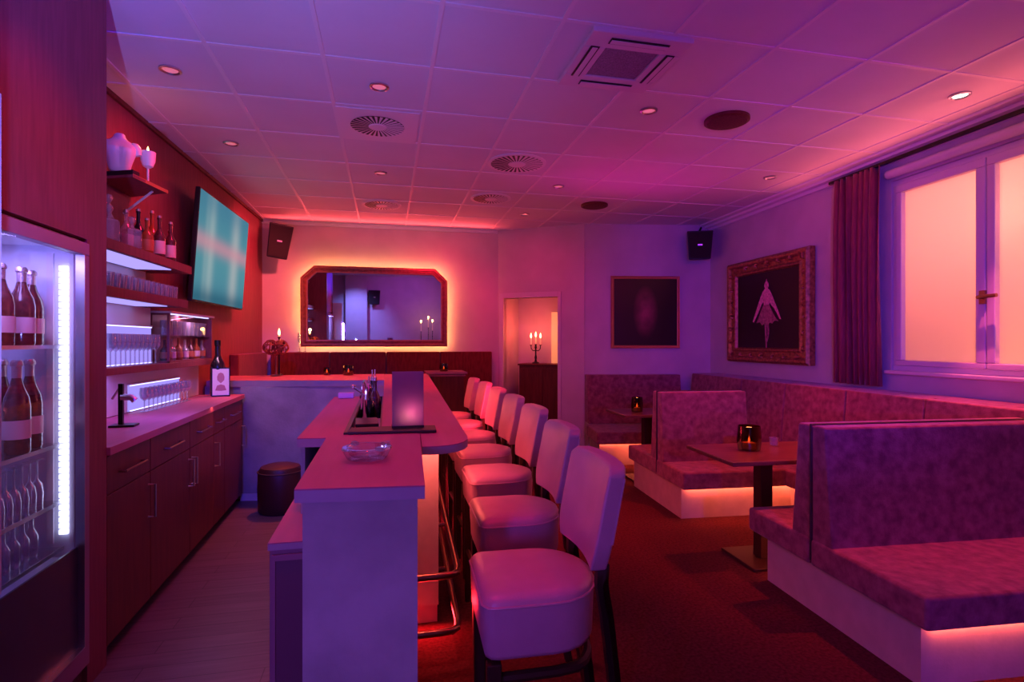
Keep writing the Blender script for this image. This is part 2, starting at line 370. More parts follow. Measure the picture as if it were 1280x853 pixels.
g = MB(); dbox(g, .0, .09, .1, .72, 0, 2.6); dbox(g, .0, 1.25, .62, .72, 0, 2.6); dbox(g, 1.16, 1.25, .1, .62, 0, 2.6); dbox(g, 0, 1.25, .1, .72, 2.5, 2.6)
struct(g.build('wall_niche', M['plaster']))
# far wall and right wall with window opening
fu = Vector((RC[0] - DC[0], RC[1] - DC[1], 0)); FLEN = fu.length; fu.normalize(); fn = Vector((-fu.y, fu.x, 0)); FRZ = math.atan2(fu.y, fu.x)
def fw(s, d): return (DC[0] + fu.x * s - fn.x * d, DC[1] + fu.y * s - fn.y * d)        # d into the room
struct(MB().prism([fw(0, 0), fw(FLEN + .1, 0), fw(FLEN + .1, -.1), fw(0, -.1)], 0, CZ).build('wall_far', M['plaster']))
WY0, WY1, WZ0, WZ1 = 2.36, 3.985, 1.27, 2.93
g = MB()
for (a, b, z0, z1) in ((NY, WY0, 0, CZ), (WY1, 7.05, 0, CZ), (WY0, WY1, 0, WZ0), (WY0, WY1, WZ1, CZ)):
    g.prism([(rw(a), a), (rw(b), b), (rw(b) + .25, b), (rw(a) + .25, a)], z0, z1)
struct(g.build('wall_right', M['plaster']))
g = MB(); g.box(-2.1, 4.2, NY - .12, NY, 0, CZ); struct(g.build('wall_front', M['plaster']))
# mouldings
def run(mb, a, b, prof):                         # sweep an (offset, z) outline from a to b; offset to the left of a>b
    a, b = Vector((*a, 0)), Vector((*b, 0)); t = (b - a).normalized(); n = Vector((-t.y, t.x, 0))
    A = [mb.bm.verts.new(a + n * o + Vector((0, 0, z))) for o, z in prof]; B = [mb.bm.verts.new(b + n * o + Vector((0, 0, z))) for o, z in prof]
    k = len(prof); mb.face(A[::-1]); mb.face(B)
    for i in range(k): mb.face([A[i], A[(i + 1) % k], B[(i + 1) % k], B[i]])
cor = [(0, CZ - .07), (.02, CZ - .065), (.025, CZ - .04), (.055, CZ - .015), (.06, CZ - .001), (0, CZ - .001)]
g = MB(); run(g, (1.6, 8.0), (lw(8.0), 8.0), [(0, CZ - .05), (.022, CZ - .045), (.03, CZ - .02), (.05, CZ - .012), (.05, CZ - .001), (0, CZ - .001)])
struct(g.build('trim_back_cornice', M['tbar']))
g = MB(); run(g, (lw(8.0), 8.0), (lw(NY), NY), [(0, CZ - .03), (.02, CZ - .028), (.025, CZ - .001), (0, CZ - .001)]); struct(g.build('trim_left_cornice', M['darkwood']))
g = MB(); run(g, (rw(NY), NY), (rw(6.97), 6.97), [(0, CZ - .09), (.03, CZ - .085), (.035, CZ - .055), (.09, CZ - .05), (.095, CZ - .025), (.16, CZ - .02), (.16, CZ - .001), (0, CZ - .001)])
struct(g.build('trim_right_cornice', M['tbar'], smooth=False))
g = MB(); g.prism([(-1.36, 5.725), (-.5, 5.56), (-.5, 5.545), (-1.36, 5.71)], 0, .07); struct(g.build('baseboard_bar_back', M['pvc']))
# pale partition edge beside the fridge
g = MB(); g.box(-1.9, -1.043, 1.77, 1.81, .82, 2.21); struct(g.build('wall_partition', M['pvc']))
g = MB(); g.box(-1.9, -1.05, 1.775, 1.805, 0, .82); struct(g.build('wall_partition_base', M['darkwood']))

# ------------------------------------------------------------------ window
wn = thing('window_1', 'x', 'window', (0, 0, 0)); del wn['label']; del wn['category']; struct(wn)
def wbox(mb, y0, y1, d0, d1, z0, z1):            # d: outwards from the right wall's surface
    return mb.prism([(rw(y0) + d0, y0), (rw(y1) + d0, y1), (rw(y1) + d1, y1), (rw(y0) + d1, y0)], z0, z1)
g = MB()
wbox(g, WY0, WY1, .02, .12, WZ0, WZ0 + .05); wbox(g, WY0, WY1, .02, .12, WZ1 - .05, WZ1); wbox(g, WY0, WY0 + .04, .02, .12, WZ0 + .05, WZ1 - .05); wbox(g, WY1 - .04, WY1, .02, .12, WZ0 + .05, WZ1 - .05)
struct(g.build('window_1_frame', M['pvc'], wn, bevel=.006))
for i, (a, b) in enumerate(((3.176, 3.945), (2.40, 3.168))):
    g = MB(); z0, z1 = WZ0 + .05, WZ1 - .05; pa, pb = a + .072, b - .06
    wbox(g, a, b, 0, .08, z0, 1.365); wbox(g, a, b, 0, .08, 2.813, z1); wbox(g, a, pa, 0, .08, 1.365, 2.813); wbox(g, pb, b, 0, .08, 1.365, 2.813)
    struct(g.build('window_1_sash', M['pvc'], wn, bevel=.008))
    g = MB(); wbox(g, pa - .01, pb + .01, .045, .055, 1.355, 2.823)
    struct(g.build('window_1_pane', M['frost'], wn))
g = MB(); y = 3.185; g.box(rw(y) - .02, rw(y), y - .02, y + .02, 1.80, 1.90); g.tube([(rw(y) - .02, y, 1.85), (rw(y) - .055, y, 1.85), (rw(y) - .06, y - .03, 1.852), (rw(y) - .06, y - .13, 1.855)], .014)
struct(g.build('window_1_handle', M['copper'], wn))
g = MB(); wbox(g, WY0 - .05, WY1 + .02, -.06, .02, 1.245, 1.275); struct(g.build('window_1_sill', M['pvc'], bevel=.006))
g = MB(); g.tube([(rw(WY0 - .2) - .03, WY0 - .2, 2.985), (rw(WY1) - .03, WY1, 2.985)], .04, 14); tag(g.build('blind_cassette', M['pvc']), 'pale roller blind tube above the glowing window', 'blind')
# light box added outside the window: white backing and lamps make the panes glow
g = MB(); g.prism([(5.1, 1.2), (5.2, 1.2), (5.3, 5.2), (5.2, 5.2)], .4, 3.6); struct(g.build('light_box_back', M['white']))
area('window_glow_light', (4.95, 3.2, 2.5), (4.2, 3.15, 2.1), (1, .23, .16), 30, 2.6, 1.6)
point('window_low_light', (4.62, 2.75, 1.45), (1, .33, .1), 7, .06)
point('window_high_light', (4.6, 3.0, 2.45), (1, .36, .2), 7, .08)
# curtain with its rail
g = MB(); n = 56; cols = []
for k in range(n + 1):
    t = k / n; y = 4.54 - .53 * t; w = math.sin(t * 2 * PI * 7.5 + 1.2 * math.sin(t * 9)  ) * .043
    cols.append([g.bm.verts.new((rw(y) - .10 + w * (1 - .25 * z / 3) + (.01 * math.sin(z * 2)), y + .012 * math.sin(z * 1.7 + k), z)) for z in (1.13, 1.6, 2.1, 2.6, 2.95, 3.07)])
for a, b in zip(cols, cols[1:]):
    for i in range(5): g.face([a[i], b[i], b[i + 1], a[i + 1]])
cu = g.build('curtain', M['curtain']); sm = cu.modifiers.new('thickness', 'SOLIDIFY'); sm.thickness = .006
for e in cu.data.edges: e.use_edge_sharp = False
tag(cu, 'dark red velvet curtain gathered beside the glowing window', 'curtain')
g = MB(); g.prism([(rw(2.0) - .11, 2.0), (rw(4.6) - .11, 4.6), (rw(4.6) - .08, 4.6), (rw(2.0) - .08, 2.0)], 3.065, 3.09)
tag(g.build('curtain_rail', M['blackmetal']), 'dark curtain rail above the window', 'curtain rail')

# ------------------------------------------------------------------ ceiling fittings
def downlight(x, y, lit, label):
    t = thing('downlight', label, 'downlight', (x, y, CZ))
    MB().lathe([(.062, 0), (.062, -.008), (.05, -.012), (.043, -.004), (.043, 0)], seg=24).build('trim_ring', M['steel'], t)
    MB().lathe([(.043, -.002), (0, -.004)], seg=20).build('bulb', M['bulb'] if lit else M['dimbulb'], t)
dls = [(-1.274, 3.714, 'recessed ceiling downlight nearest the tall fridge unit'), (-.045, 3.659, 'recessed ceiling downlight just before the square plate air vent'),
       (-1.254, 4.974, 'recessed ceiling downlight above the bottle shelves and screen'), (-.053, 5.52, 'recessed ceiling downlight between the two vents over the bar'),
       (1.82, 3.612, 'recessed ceiling downlight beside the square air conditioner'), (3.733, 2.929, 'brightly lit white downlight in the ceiling near the window'),
       (1.771, 5.575, 'small recessed downlight between a swirl vent and a round grille'), (1.74, 6.902, 'farthest small recessed downlight before the doorway wall'),
       (3.74, 4.803, 'small recessed downlight in the ceiling near the curtain')]
for x, y, l in dls: downlight(x, y, 'white' in l, l)
def vent(x, y, r, plate, label):
    t = thing('swirl_vent', label, 'air vent', (x, y, CZ))
    if plate: MB().box(-.3, .3, -.3, .3, -.008, -.001).build('plate', M['tbar'], t)
    else: MB().lathe([(r + .03, 0), (r + .03, -.008), (r, -.012), (r, -.001)], seg=40).build('plate', M['tbar'], t)
    MB().lathe([(r, -.009), (0, -.009)], seg=40).build('dark_opening', M['black'], t)
    g = MB()
    for k in range(30):
        a = 2 * PI * k / 30; c, s_ = math.cos(a), math.sin(a); c2, s2 = math.cos(a + .11), math.sin(a + .11)
        g.quad((c * r * .3, s_ * r * .3, -.012), (c * r, s_ * r, -.012), (c2 * r, s2 * r, -.015), (c2 * r * .3, s2 * r * .3, -.013))
    g.lathe([(r * .34, -.012), (r * .3, -.018), (0, -.018)], seg=24)
    g.build('blades', M['tbar'], t, smooth=False)
for a in ((-.065, 4.323, .20, True, 'round swirl air vent on a square white ceiling plate'), (1.171, 4.946, .24, False, 'largest dark swirl air vent right of the bar'),
          (-.056, 6.801, .2, False, 'swirl air vent in front of the mirror wall'), (1.166, 6.221, .2, False, 'swirl air vent beyond the largest one, toward the doorway')): vent(*a)
for x, y, l in ((2.454, 3.627, 'large round brown speaker grille in the ceiling near the air conditioner'), (2.432, 6.235, 'round brown speaker grille in the ceiling near the dark square painting')):
    t = thing('ceiling_speaker', l, 'speaker', (x, y, CZ))
    MB().lathe([(.16, 0), (.16, -.02), (.14, -.028)], seg=32).build('rim', M['darkwood'], t)
    MB().lathe([(.14, -.026), (.08, -.034), (0, -.036)], seg=32).build('grille', mat('brown_grille', (.12, .03, .03), .8, var=.4, scale=140), t)
ac = thing('air_conditioner', 'square white cassette air conditioner set in the ceiling', 'air conditioner', (1.34, 3.01, CZ))
g = MB(); a = .29
for (x0, x1, y0, y1) in ((-a, a, -a - .02, -.16), (-a, a, .16, a + .02), (-a, -.16, -.16, .16), (.16, a, -.16, .16)): g.box(x0, x1, y0, y1, -.03, -.001)
g.build('housing', M['pvc'], ac, bevel=.006)
g = MB(); g.box(-.155, .155, -.155, .155, -.022, -.012); g.build('intake_grille', mat('grille_grey', (.25, .2, .3), .7, var=.3, scale=120), ac)
for k in range(4):
    c, s_ = (0, -1, 0, 1)[k], (1, 0, -1, 0)[k]
    g = MB()
    if c == 0: g.box(-.17, .17, s_ * .24 - .028, s_ * .24 + .028, -.034, -.031); n_ = M['black']
    else: g.box(c * .225 - .026, c * .225 + .026, -.17, .17, -.034, -.031)
    sl = g.build('air_slot', M['black'], ac)
    g = MB()
    if c == 0: g.box(-.165, .165, s_ * .24 - .016, s_ * .24 + .016, -.04, -.036)
    else: g.box(c * .225 - .015, c * .225 + .015, -.165, .165, -.04, -.036)
    g.build('flap', M['pvc'], sl)

# ------------------------------------------------------------------ mirror with lit edge, on the back wall
mr = thing('wall_mirror', 'large frame mirror with clipped upper corners and glowing edges', 'mirror', (-.14, 7.885, 1.46), rot=(math.radians(1.2), 0, 0))
def octo(w, h, c): return [(-w, 0), (w, 0), (w, h - c), (w - c * 1.05, h), (-w + c * 1.05, h), (-w, h - c)]
def ring(mb, o, i, y0, y1):
    n = len(o); A = [mb.bm.verts.new((p[0], y0, p[1])) for p in o]; B = [mb.bm.verts.new((p[0], y1, p[1])) for p in i]
    for k in range(n): mb.face([A[k], A[(k + 1) % n], B[(k + 1) % n], B[k]])
def inset(pts, d):
    n = len(pts); out = []
    for k in range(n):
        p0, p1, p2 = Vector(pts[k - 1]), Vector(pts[k]), Vector(pts[(k + 1) % n])
        e1, e2 = (p1 - p0).normalized(), (p2 - p1).normalized(); n1, n2 = Vector((-e1.y, e1.x)), Vector((-e2.y, e2.x))
        b = (n1 + n2); b = b / max(b.dot(n1), .2); out.append(tuple(p1 + b * d))
    return out
OC = octo(.985, 1.095, .165)
prof = [(0, 0), (0, -.03), (.012, -.05), (.03, -.052), (.04, -.035), (.055, -.036), (.068, -.05), (.08, -.05), (.092, -.03), (.092, -.012)]
g = MB()
for (d0, y0), (d1, y1) in zip(prof, prof[1:]): ring(g, inset(OC, d0), inset(OC, d1), y0, y1)
ring(g, OC, inset(OC, .092), 0, 0)
fr = g.build('frame', mat('mirror_frame_gold', (.40, .13, .08), .35, metal=.6, var=.25, scale=25, stretch=(1, 1, 1)), mr)
g = MB(); pts = inset(OC, .088); g.bm.faces.new([g.bm.verts.new((p[0], -.016, p[1])) for p in pts]); g.build('glass', M['mirror'], mr)
g = MB(); ring(g, inset(OC, .082), inset(OC, .0905), -.053, -.05); ring(g, inset(OC, .0905), inset(OC, .093), -.05, -.02); ring(g, inset(OC, .028), inset(OC, .034), -.0545, -.0545); g.build('lip_highlight', M['thingold'], mr)  # brighter gold: highlight on lip and ridge put into the colour
g = MB(); o2 = inset(OC, .02); i2 = inset(OC, .032); ring(g, o2, i2, .004, .004); g.build('led_strip', M['haloled'], mr)

# ------------------------------------------------------------------ bench along the back wall, seen above the bar
bb = thing('wall_banquette', 'dark red upholstered bench along the back wall under the mirror', 'bench', (0, 7.5, 0))
for i in range(4):
    x0 = -1.5 + i * .75; g = MB(); g.box(x0, x0 + .742, .36, .49, .45, 1.385); g.build('backrest', M['darkwood'] if 0 else mat('bench_cloth', (.17, .03, .025), .85, var=.22, scale=12, stretch=(3, 3, .7), sheen=.15, spec=.2) if i == 0 else bb.children[0].data.materials[0], bb, bevel=.015)
g = MB(); g.box(-1.1, 1.5, -.1, .35, .3, .45); g.build('seat', bb.children[0].data.materials[0], bb, bevel=.02)
g = MB(); g.box(-1.1, 1.5, .0, .49, 0, .3); g.build('plinth', M['darkwood'], bb)
BENCH = bb.children[0].data.materials[0]
sb = thing('side_banquette', 'short dark red bench back on the left wall behind the bar', 'bench', (0, 0, 0))
g = MB(); g.prism([(lw(6.6) + .005, 6.6), (lw(7.84) + .005, 7.84), (lw(7.84) + .1, 7.84), (lw(6.6) + .1, 6.6)], .45, 1.385); g.build('backrest', BENCH, sb, bevel=.012)
g = MB(); g.prism([(lw(6.6) + .005, 6.6), (lw(7.84) + .005, 7.84), (lw(7.84) + .5, 7.84), (lw(6.6) + .5, 6.6)], 0, .45); g.build('seat', BENCH, sb, bevel=.02)

# ------------------------------------------------------------------ loudspeakers
def loudspeaker(loc, rot, w, d, h, label, arm):
    t = thing('loudspeaker', label, 'loudspeaker', loc, rot=rot)
    g = MB(); g.hexa([(-w * .42, -d / 2, -h / 2), (w * .42, -d / 2, -h / 2), (w * .3, d / 2, -h / 2), (-w * .3, d / 2, -h / 2)],
                     [(-w / 2, -d / 2, h / 2), (w / 2, -d / 2, h / 2), (w * .36, d / 2, h / 2), (-w * .36, d / 2, h / 2)])
    g.build('cabinet', M['black'], t, bevel=.01)
    g = MB(); g.hexa([(-w * .38, -d / 2 - .012, -h * .46), (w * .38, -d / 2 - .012, -h * .46), (w * .38, -d / 2, -h * .46), (-w * .38, -d / 2, -h * .46)],
                     [(-w * .46, -d / 2 - .012, h * .46), (w * .46, -d / 2 - .012, h * .46), (w * .46, -d / 2, h * .46), (-w * .46, -d / 2, h * .46)])
    gr = g.build('grille', mat('speaker_cloth', (.02, .016, .016), .9), t)
    g = MB(); g.box(-.03, .03, -d / 2 - .016, -d / 2 - .012, -.008, .012); g.build('badge', M['steel'], gr)
    g = MB(); g.tube(arm, .014); g.build('bracket', M['blackmetal'], t)
loudspeaker((-1.38, 7.72, 2.84), (math.radians(8), math.radians(7), math.radians(20)), .30, .2, .44, 'black wall loudspeaker tilted in the corner left of the mirror', [(0, .1, 0), (0, .2, .03), (.02, .283, .0)])
loudspeaker((4.16, 6.78, 2.84), (math.radians(6), 0, math.radians(-25)), .34, .24, .38, 'black wall loudspeaker in the corner between the two paintings', [(0, .1, 0), (0, .16, .16), (.05, .2, .26)])

# ------------------------------------------------------------------ paintings
p1 = thing('painting', 'square dark painting of a blurred pink figure in thin gilded frame', 'painting', (*fw(.885, .0), 1.94), FRZ)
w, h = .487, .505
g = MB(); g.box(-w + .03, w - .03, -.03, -.005, -h + .03, h - .03); g.build('canvas', M['blurcanvas'], p1)
def pframe(w, h, t, d, m, parent, rail=0):
    g = MB(); o = [(-w, -h), (w, -h), (w, h), (-w, h)]
    pr = [(0, 0), (0, -d * .7), (t * .15, -d), (t * .3, -d * .95), (t * .45, -d * .65), (t * .7, -d * .6), (t * .82, -d * .75), (t * .92, -d * .7), (t, -d * .35), (t, 0)]
    for (d0, y0), (d1, y1) in zip(pr, pr[1:]): ring(g, inset(o, d0), inset(o, d1), y0, y1)
    return g.build('frame', m, parent)
pframe(w, h, .045, .05, M['thingold'], p1)
pa, pb = 4.90, 6.42
p2 = thing('painting', 'painting of a pink ballerina in a wide carved ornate frame', 'painting', (rw((pa + pb) / 2) - .01, (pa + pb) / 2, 1.90), 0, rot=(math.radians(-0), 0, -PI / 2 - math.atan(.0475)))
p2.rotation_euler = (0, 0, -PI / 2 - math.atan(.0475)); w, h = .76, .625
g = MB(); g.box(-w + .15, w - .15, -.03, -.012, -h + .15, h - .15); g.build('canvas', M['canvas'], p2)
f2 = pframe(w, h, .18, .09, M['gold'], p2)
for k in range(26):                                     # carved leaves and rosettes on the frame
    t = k / 26 * 4; sd = int(t); q = (t - sd) * 2 - 1
    x, z = ((q * (w - .09), -h + .085), (w - .085, q * (h - .09)), (-q * (w - .09), h - .085), (-w + .085, -q * (h - .09)))[sd]
    big = abs(q) > .9 or abs(q) < .12
    g = MB(); nn = 5 if big else 3
    A_ = []
    for j in range(nn * 6):
        a = 2 * PI * j / (nn * 6); R_ = (.055 if big else .04) * (.62 + .38 * math.cos(nn * a + k)); A_.append((R_ * math.cos(a), R_ * math.sin(a)))
    v0 = g.bm.verts.new((0, -.028, 0)); V1 = [g.bm.verts.new((p * .55, -.022, q_ * .55)) for p, q_ in A_]; V2 = [g.bm.verts.new((p, .012, q_)) for p, q_ in A_]
    for j in range(len(A_)): g.face([v0, V1[j], V1[(j + 1) % len(A_)]]); g.face([V1[j], V2[j], V2[(j + 1) % len(A_)], V1[(j + 1) % len(A_)]])
    g.build('carved_rosette', M['gold'], f2, (x, -.072, z))
def flat(pts, m, name, y):
    g = MB(); n = len(pts); A = [g.bm.verts.new((p[0], y, p[1])) for p in pts]; B = [g.bm.verts.new((p[0], y + .004, p[1])) for p in pts]
    g.face(A); g.face(B[::-1])
    for k in range(n): g.face([A[k], A[(k + 1) % n], B[(k + 1) % n], B[k]])
    return g.build(name, m, p2, smooth=False)
sy = -.034
flat([(-.024, .25), (-.04, .28), (-.034, .315), (-.012, .335), (0, .365), (.012, .335), (.034, .315), (.04, .28), (.024, .25)], M['pinkpaint'], 'painted_head', sy)
flat([(-.018, .255), (.018, .255), (.06, .225), (.1, .17), (.15, .08), (.2, .0), (.235, -.07), (.26, -.12), (.235, -.115), (.19, -.05), (.13, .02), (.09, .05), (.055, .09), (.045, .04), (-.045, .04), (-.055, .1), (-.1, .06), (-.15, -.02), (-.2, -.08), (-.245, -.14), (-.265, -.13), (-.235, -.07), (-.17, .05), (-.11, .16), (-.065, .225)], M['pinkpaint'], 'painted_arms', sy)
flat([(-.05, .06), (.05, .06), (.1, -.01), (.16, -.09), (.22, -.14), (.15, -.13), (.11, -.165), (.06, -.15), (.02, -.185), (-.03, -.155), (-.08, -.18), (-.12, -.14), (-.19, -.15), (-.14, -.08), (-.1, -.01)], M['palepaint'], 'painted_tutu', sy - .003)
flat([(-.035, -.16), (-.002, -.16), (.004, -.3), (.006, -.44), (.0, -.5), (-.012, -.44), (-.024, -.3)], M['palepaint'], 'painted_leg', sy - .001)
flat([(.004, -.16), (.04, -.16), (.05, -.26), (.035, -.33), (.012, -.38), (.008, -.35), (.025, -.3), (.018, -.24)], M['palepaint'], 'painted_leg', sy - .001)

# ------------------------------------------------------------------ candles
def flame(mb, x, y, z, s=1): mb.lathe([(0, 0), (.006 * s, .006 * s), (.0085 * s, .016 * s), (.006 * s, .03 * s), (0, .05 * s)], x, y, z, 10)
def glass_candle(x, y, z, label, r=.045, h=.1, power=.6):
    t = thing('candle_holder', label, 'candle holder', (x, y, z))
    MB().lathe([(0, .002), (r, .002), (r * 1.12, h * .4), (r, h), (r - .004, h), (r * 1.1 - .004, h * .4), (r - .006, .008), (0, .008)], seg=22).build('glass', M['smoke'], t)
    c = MB().lathe([(0, .009), (r * .6, .009), (r * .6, h * .3), (0, h * .3)], seg=16).build('candle', M['wax'], t)
    g = MB(); flame(g, 0, 0, h * .3, .9); g.build('flame', M['glow'], c)
    if power: point('candle_light', (x, y, z + h + .02), (1, .3, .08), power, .02)
glass_candle(-.651, 6.5, 1.151, 'small dark glass candle holder on the back counter, the smaller of two', .035, .085, .3)
glass_candle(-.414, 6.42, 1.151, 'larger dark glass candle holder with a lit tealight on the back counter', .055, .11, .4)
glass_candle(2.52, 3.46, .755, 'dark glass lantern with a lit candle on the booth table', .075, .17, 1.0)
glass_candle(2.69, 5.62, .755, 'dark glass candle half hidden behind the middle booth partition', .06, .16, .8)

# ------------------------------------------------------------------ bar
bar = thing('bar_counter', 'long grey plastered bar with a wooden top and rounded guest end', 'bar', (0, 2, 0))
OFF = Vector((0, -2, 0))
def P2(pts): return [(x, y - 2) for x, y in pts]
g = MB(); g.prism(P2([(-.226, 1.474), (.097, 1.44), (.134, 2.31), (-.15, 2.31), (-.155, 3.91), (-.343, 3.91), (-.336, 2.253), (-.227, 2.24)]), 1.146, 1.15)
g.build('worktop', M['bartop'], bar)
g = MB(); g.prism(P2([(-.226, 1.474), (.097, 1.44), (.134, 2.31), (-.15, 2.31), (-.155, 3.91), (-.343, 3.91), (-.336, 2.253), (-.227, 2.24)]), 1.115, 1.146); g.build('worktop_edge', M['edge'], bar)
arc = [(.124, 1.99), (.17, 1.985), (.215, 1.995), (.255, 2.02), (.285, 2.06), (.305, 2.11), (.312, 2.17)]
g = MB(); g.prism(P2(arc + [(.455, 6.06), (.46, 6.6), (-.02, 6.6), (-.02, 2.312), (.136, 2.312)]), 1.144, 1.148); g.build('guest_top', M['bartop'], bar)
g = MB(); g.prism(P2(arc + [(.455, 6.06), (.46, 6.6), (-.02, 6.6), (-.02, 2.312), (.136, 2.312)]), 1.118, 1.144); g.build('guest_top_edge', M['edge'], bar)
g = MB(); g.prism(P2([(-1.69, 5.83), (-.022, 5.52), (-.022, 6.6), (lw(6.6) + .005, 6.6)]), 1.146, 1.15); g.build('back_top', M['bartop'], bar)
g = MB(); g.prism(P2([(-1.69, 5.83), (-.022, 5.52), (-.022, 6.6), (lw(6.6) + .005, 6.6)]), 1.09, 1.146); g.build('back_top_edge', M['edge'], bar)
g = MB(); g.prism(P2([(-.21, 1.50), (.08, 1.47), (.10, 3.02), (-.2, 3.02)]), 0, 1.115); g.build('end_wall', M['stucco'], bar)
g = MB(); g.prism(P2([(-.19, 3.02), (.27, 3.02), (.40, 6.5), (-.01, 6.5), (-.02, 4.3)]), 0, .985); g.build('front_panel', M['cream'], bar)
g = MB(); g.prism(P2([(.1, 3.005), (.275, 3.0), (.275, 3.018), (.1, 3.018)]), .1, 1.1); g.build('end_panel', M['cream'], bar)
g = MB(); g.prism(P2([(-1.37, 5.76), (-.022, 5.57), (-.022, 5.7), (-1.37, 5.9)]), 0, 1.09); g.prism(P2([(lw(5.8) + .005, 5.86), (-1.37, 5.80), (-1.37, 5.95), (lw(5.9) + .005, 5.95)]), 0, 1.09); g.build('back_wall', M['stucco'], bar)
g = MB(); g.prism(P2([(-.325, 2.28), (-.31, 2.28), (-.32, 3.9), (-.335, 3.9)]), 0, 1.115); g.prism(P2([(-.335, 3.89), (-.19, 3.89), (-.19, 3.91), (-.335, 3.91)]), 0, 1.115); g.prism(P2([(-.31, 2.9), (-.2, 2.9), (-.2, 2.92), (-.31, 2.92)]), .86, 1.115); g.build('inner_panel', M['stucco'], bar)
g = MB(); g.prism(P2([(.14, 2.96), (.26, 2.96), (.40, 6.4), (.385, 6.4), (.245, 2.975), (.14, 2.975)]), 1.1, 1.116); g.build('led_strip', M['amberled'], bar)
for z in (.40, .13):
    pts = [(.095, .65, z), (.25, .648, z), (.31, .655, z), (.335, .68, z), (.345, .74, z), (.365, 1.4, z), (.47, 4.3, z)]
    g = MB(); g.tube(pts, .017, 10)
    for yy in (1.4, 2.6, 3.8): g.tube([(.345 + .035 * (yy - .7), yy, z), (.25 + .037 * (yy - 1), yy, z)], .012, 8)
    g.build('foot_rail', M['copper'], bar)
# sink and tap set in the bar
sk = thing('bar_sink', 'dark steel drip sink set into the bar top', 'sink', (-.155, 2.31, 1.0))
g = MB(); g.box(.0, .135, 0.01, 1.58, 0, .01); g.box(0, .008, .01, 1.58, .01, .15); g.box(.127, .135, .01, 1.58, .01, .15); g.box(0, .135, .01, .02, .01, .15); g.box(0, .135, 1.57, 1.58, .01, .15); g.build('basin', M['blackmetal'], sk)
g = MB(); g.box(-.012, .006, .0, 1.6, .15, .158); g.box(-.012, .14, -.012, .012, .15, .158); g.build('rim', M['blackmetal'], sk)
g = MB()
for k in range(6): g.box(.012 + .02 * k, .018 + .02 * k, .03, 1.0, .05, .056)
g.build('drip_grid', M['steel'], sk)
tp = thing('bar_tap', 'chrome swan-neck tap behind the drip sink', 'tap', (-.115, 3.0, 1.01))
g = MB(); g.lathe([(.03, 0), (.03, .02), (.016, .03), (.016, .2), (.022, .21), (.022, .24), (0, .25)], seg=14); g.build('column', M['chrome'], tp)
g = MB(); g.tube([(0, 0, .22), (0, -.03, .29), (.01, -.09, .31), (.02, -.14, .28), (.02, -.15, .22)], .011); g.build('spout', M['chrome'], tp)
g = MB(); g.tube([(0, 0, .24), (-.05, .03, .27)], .008); g.lathe([(0, 0), (.014, .006), (.014, .018), (0, .024)], -.055, .034, .262, 10); g.build('lever', M['chrome'], tp)
ic = thing('ice_bucket', 'square steel container standing in the drip sink', 'container', (-.088, 2.62, 1.06), .05)
g = MB(); g.box(-.045, .045, -.1, .1, 0, .085); g.build('body', M['steel'], ic, bevel=.006)
g = MB(); g.box(-.05, .05, -.105, .105, .085, .1); g.build('lid', M['blackmetal'], ic, bevel=.004)
def bottle(mb, h, r, nr, x=0, y=0, z=0, seg=16, sh=.6):
    mb.lathe([(0, 0), (r * .9, 0), (r, .01), (r, h * sh), (r * .85, h * (sh + .05)), (nr * 1.1, h * (sh + .18)), (nr, h * (sh + .22)), (nr, h * .97), (nr * 1.2, h * .97), (nr * 1.2, h), (0, h)], x, y, z, seg)
for k, (x, y, h, m, l) in enumerate(((-.1, 3.35, .24, 'darkglass', 'nearest dark bottle standing in the sink behind the chrome tap'), (-.07, 3.55, .27, 'champagne', 'reddish bottle standing in the sink between two dark bottles'), (-.09, 3.74, .26, 'darkglass', 'farthest dark bottle standing in the bar sink'))):
    b = thing('bar_bottle', l, 'bottle', (x, y, 1.01)); g = MB(); bottle(g, h, .034, .012); g.build('body', M[m], b)
    MB().lathe([(.013, h), (.013, h + .02), (.004, h + .03), (.004, h + .07), (0, h + .07)], seg=10).build('pourer', M['chrome'], b)
# mat, lantern, ashtray on the bar
g = MB(); g.prism([(-.15, 2.29), (.2, 2.27), (.205, 2.40), (-.02, 2.415), (-.145, 2.405)], 1.1505, 1.162); tag(g.build('bar_mat', M['black'], bevel=.003), 'narrow black rubber bar mat lying in front of the lantern', 'bar mat')
ln = thing('lantern', 'frosted rectangular lantern glowing pink on the bar', 'lantern', (.088, 2.38, 1.1625), .02)
for (x0, x1, y0, y1) in ((-.064, .064, -.032, -.028), (-.064, .064, .028, .032), (-.064, -.06, -.028, .028), (.06, .064, -.028, .028)):
    MB().box(x0, x1, y0, y1, .008, .232).build('frosted_panel', M['lanternpane'], ln)
MB().box(-.066, .066, -.034, .034, 0, .008).build('base', M['black'], ln)
c = MB().lathe([(0, .008), (.014, .008), (.014, .03), (0, .03)], seg=12).build('candle', M['wax'], ln)
g = MB(); flame(g, 0, 0, .03, .9); g.build('flame', M['flame'], c)
point('lantern_light', (.098, 2.38, 1.225), (1, .16, .2), .35, .012)
at = thing('ashtray', 'clear round glass ashtray on the near end of the bar', 'ashtray', (-.06, 1.80, 1.1505))
MB().lathe([(0, .003), (.058, .003), (.063, .008), (.078, .036), (.075, .041), (.064, .041), (.053, .017), (.046, .012), (0, .012)], seg=28).build('dish', M['glass'], at)
for k in range(4):
    a = k * PI / 2 + .6; MB().box(-.012, .012, -.008, .008, .036, .047).build('rest', M['glass'], at, (math.cos(a) * .07, math.sin(a) * .07, 0), a)
g = MB(); g.box(-.05, .05, -.03, .03, 0, .035); tag(g.build('napkin_box', M['pvc'], loc=(-.26, 3.82, 1.1505), bevel=.004), 'small pale box at the far end of the bar worktop', 'box')
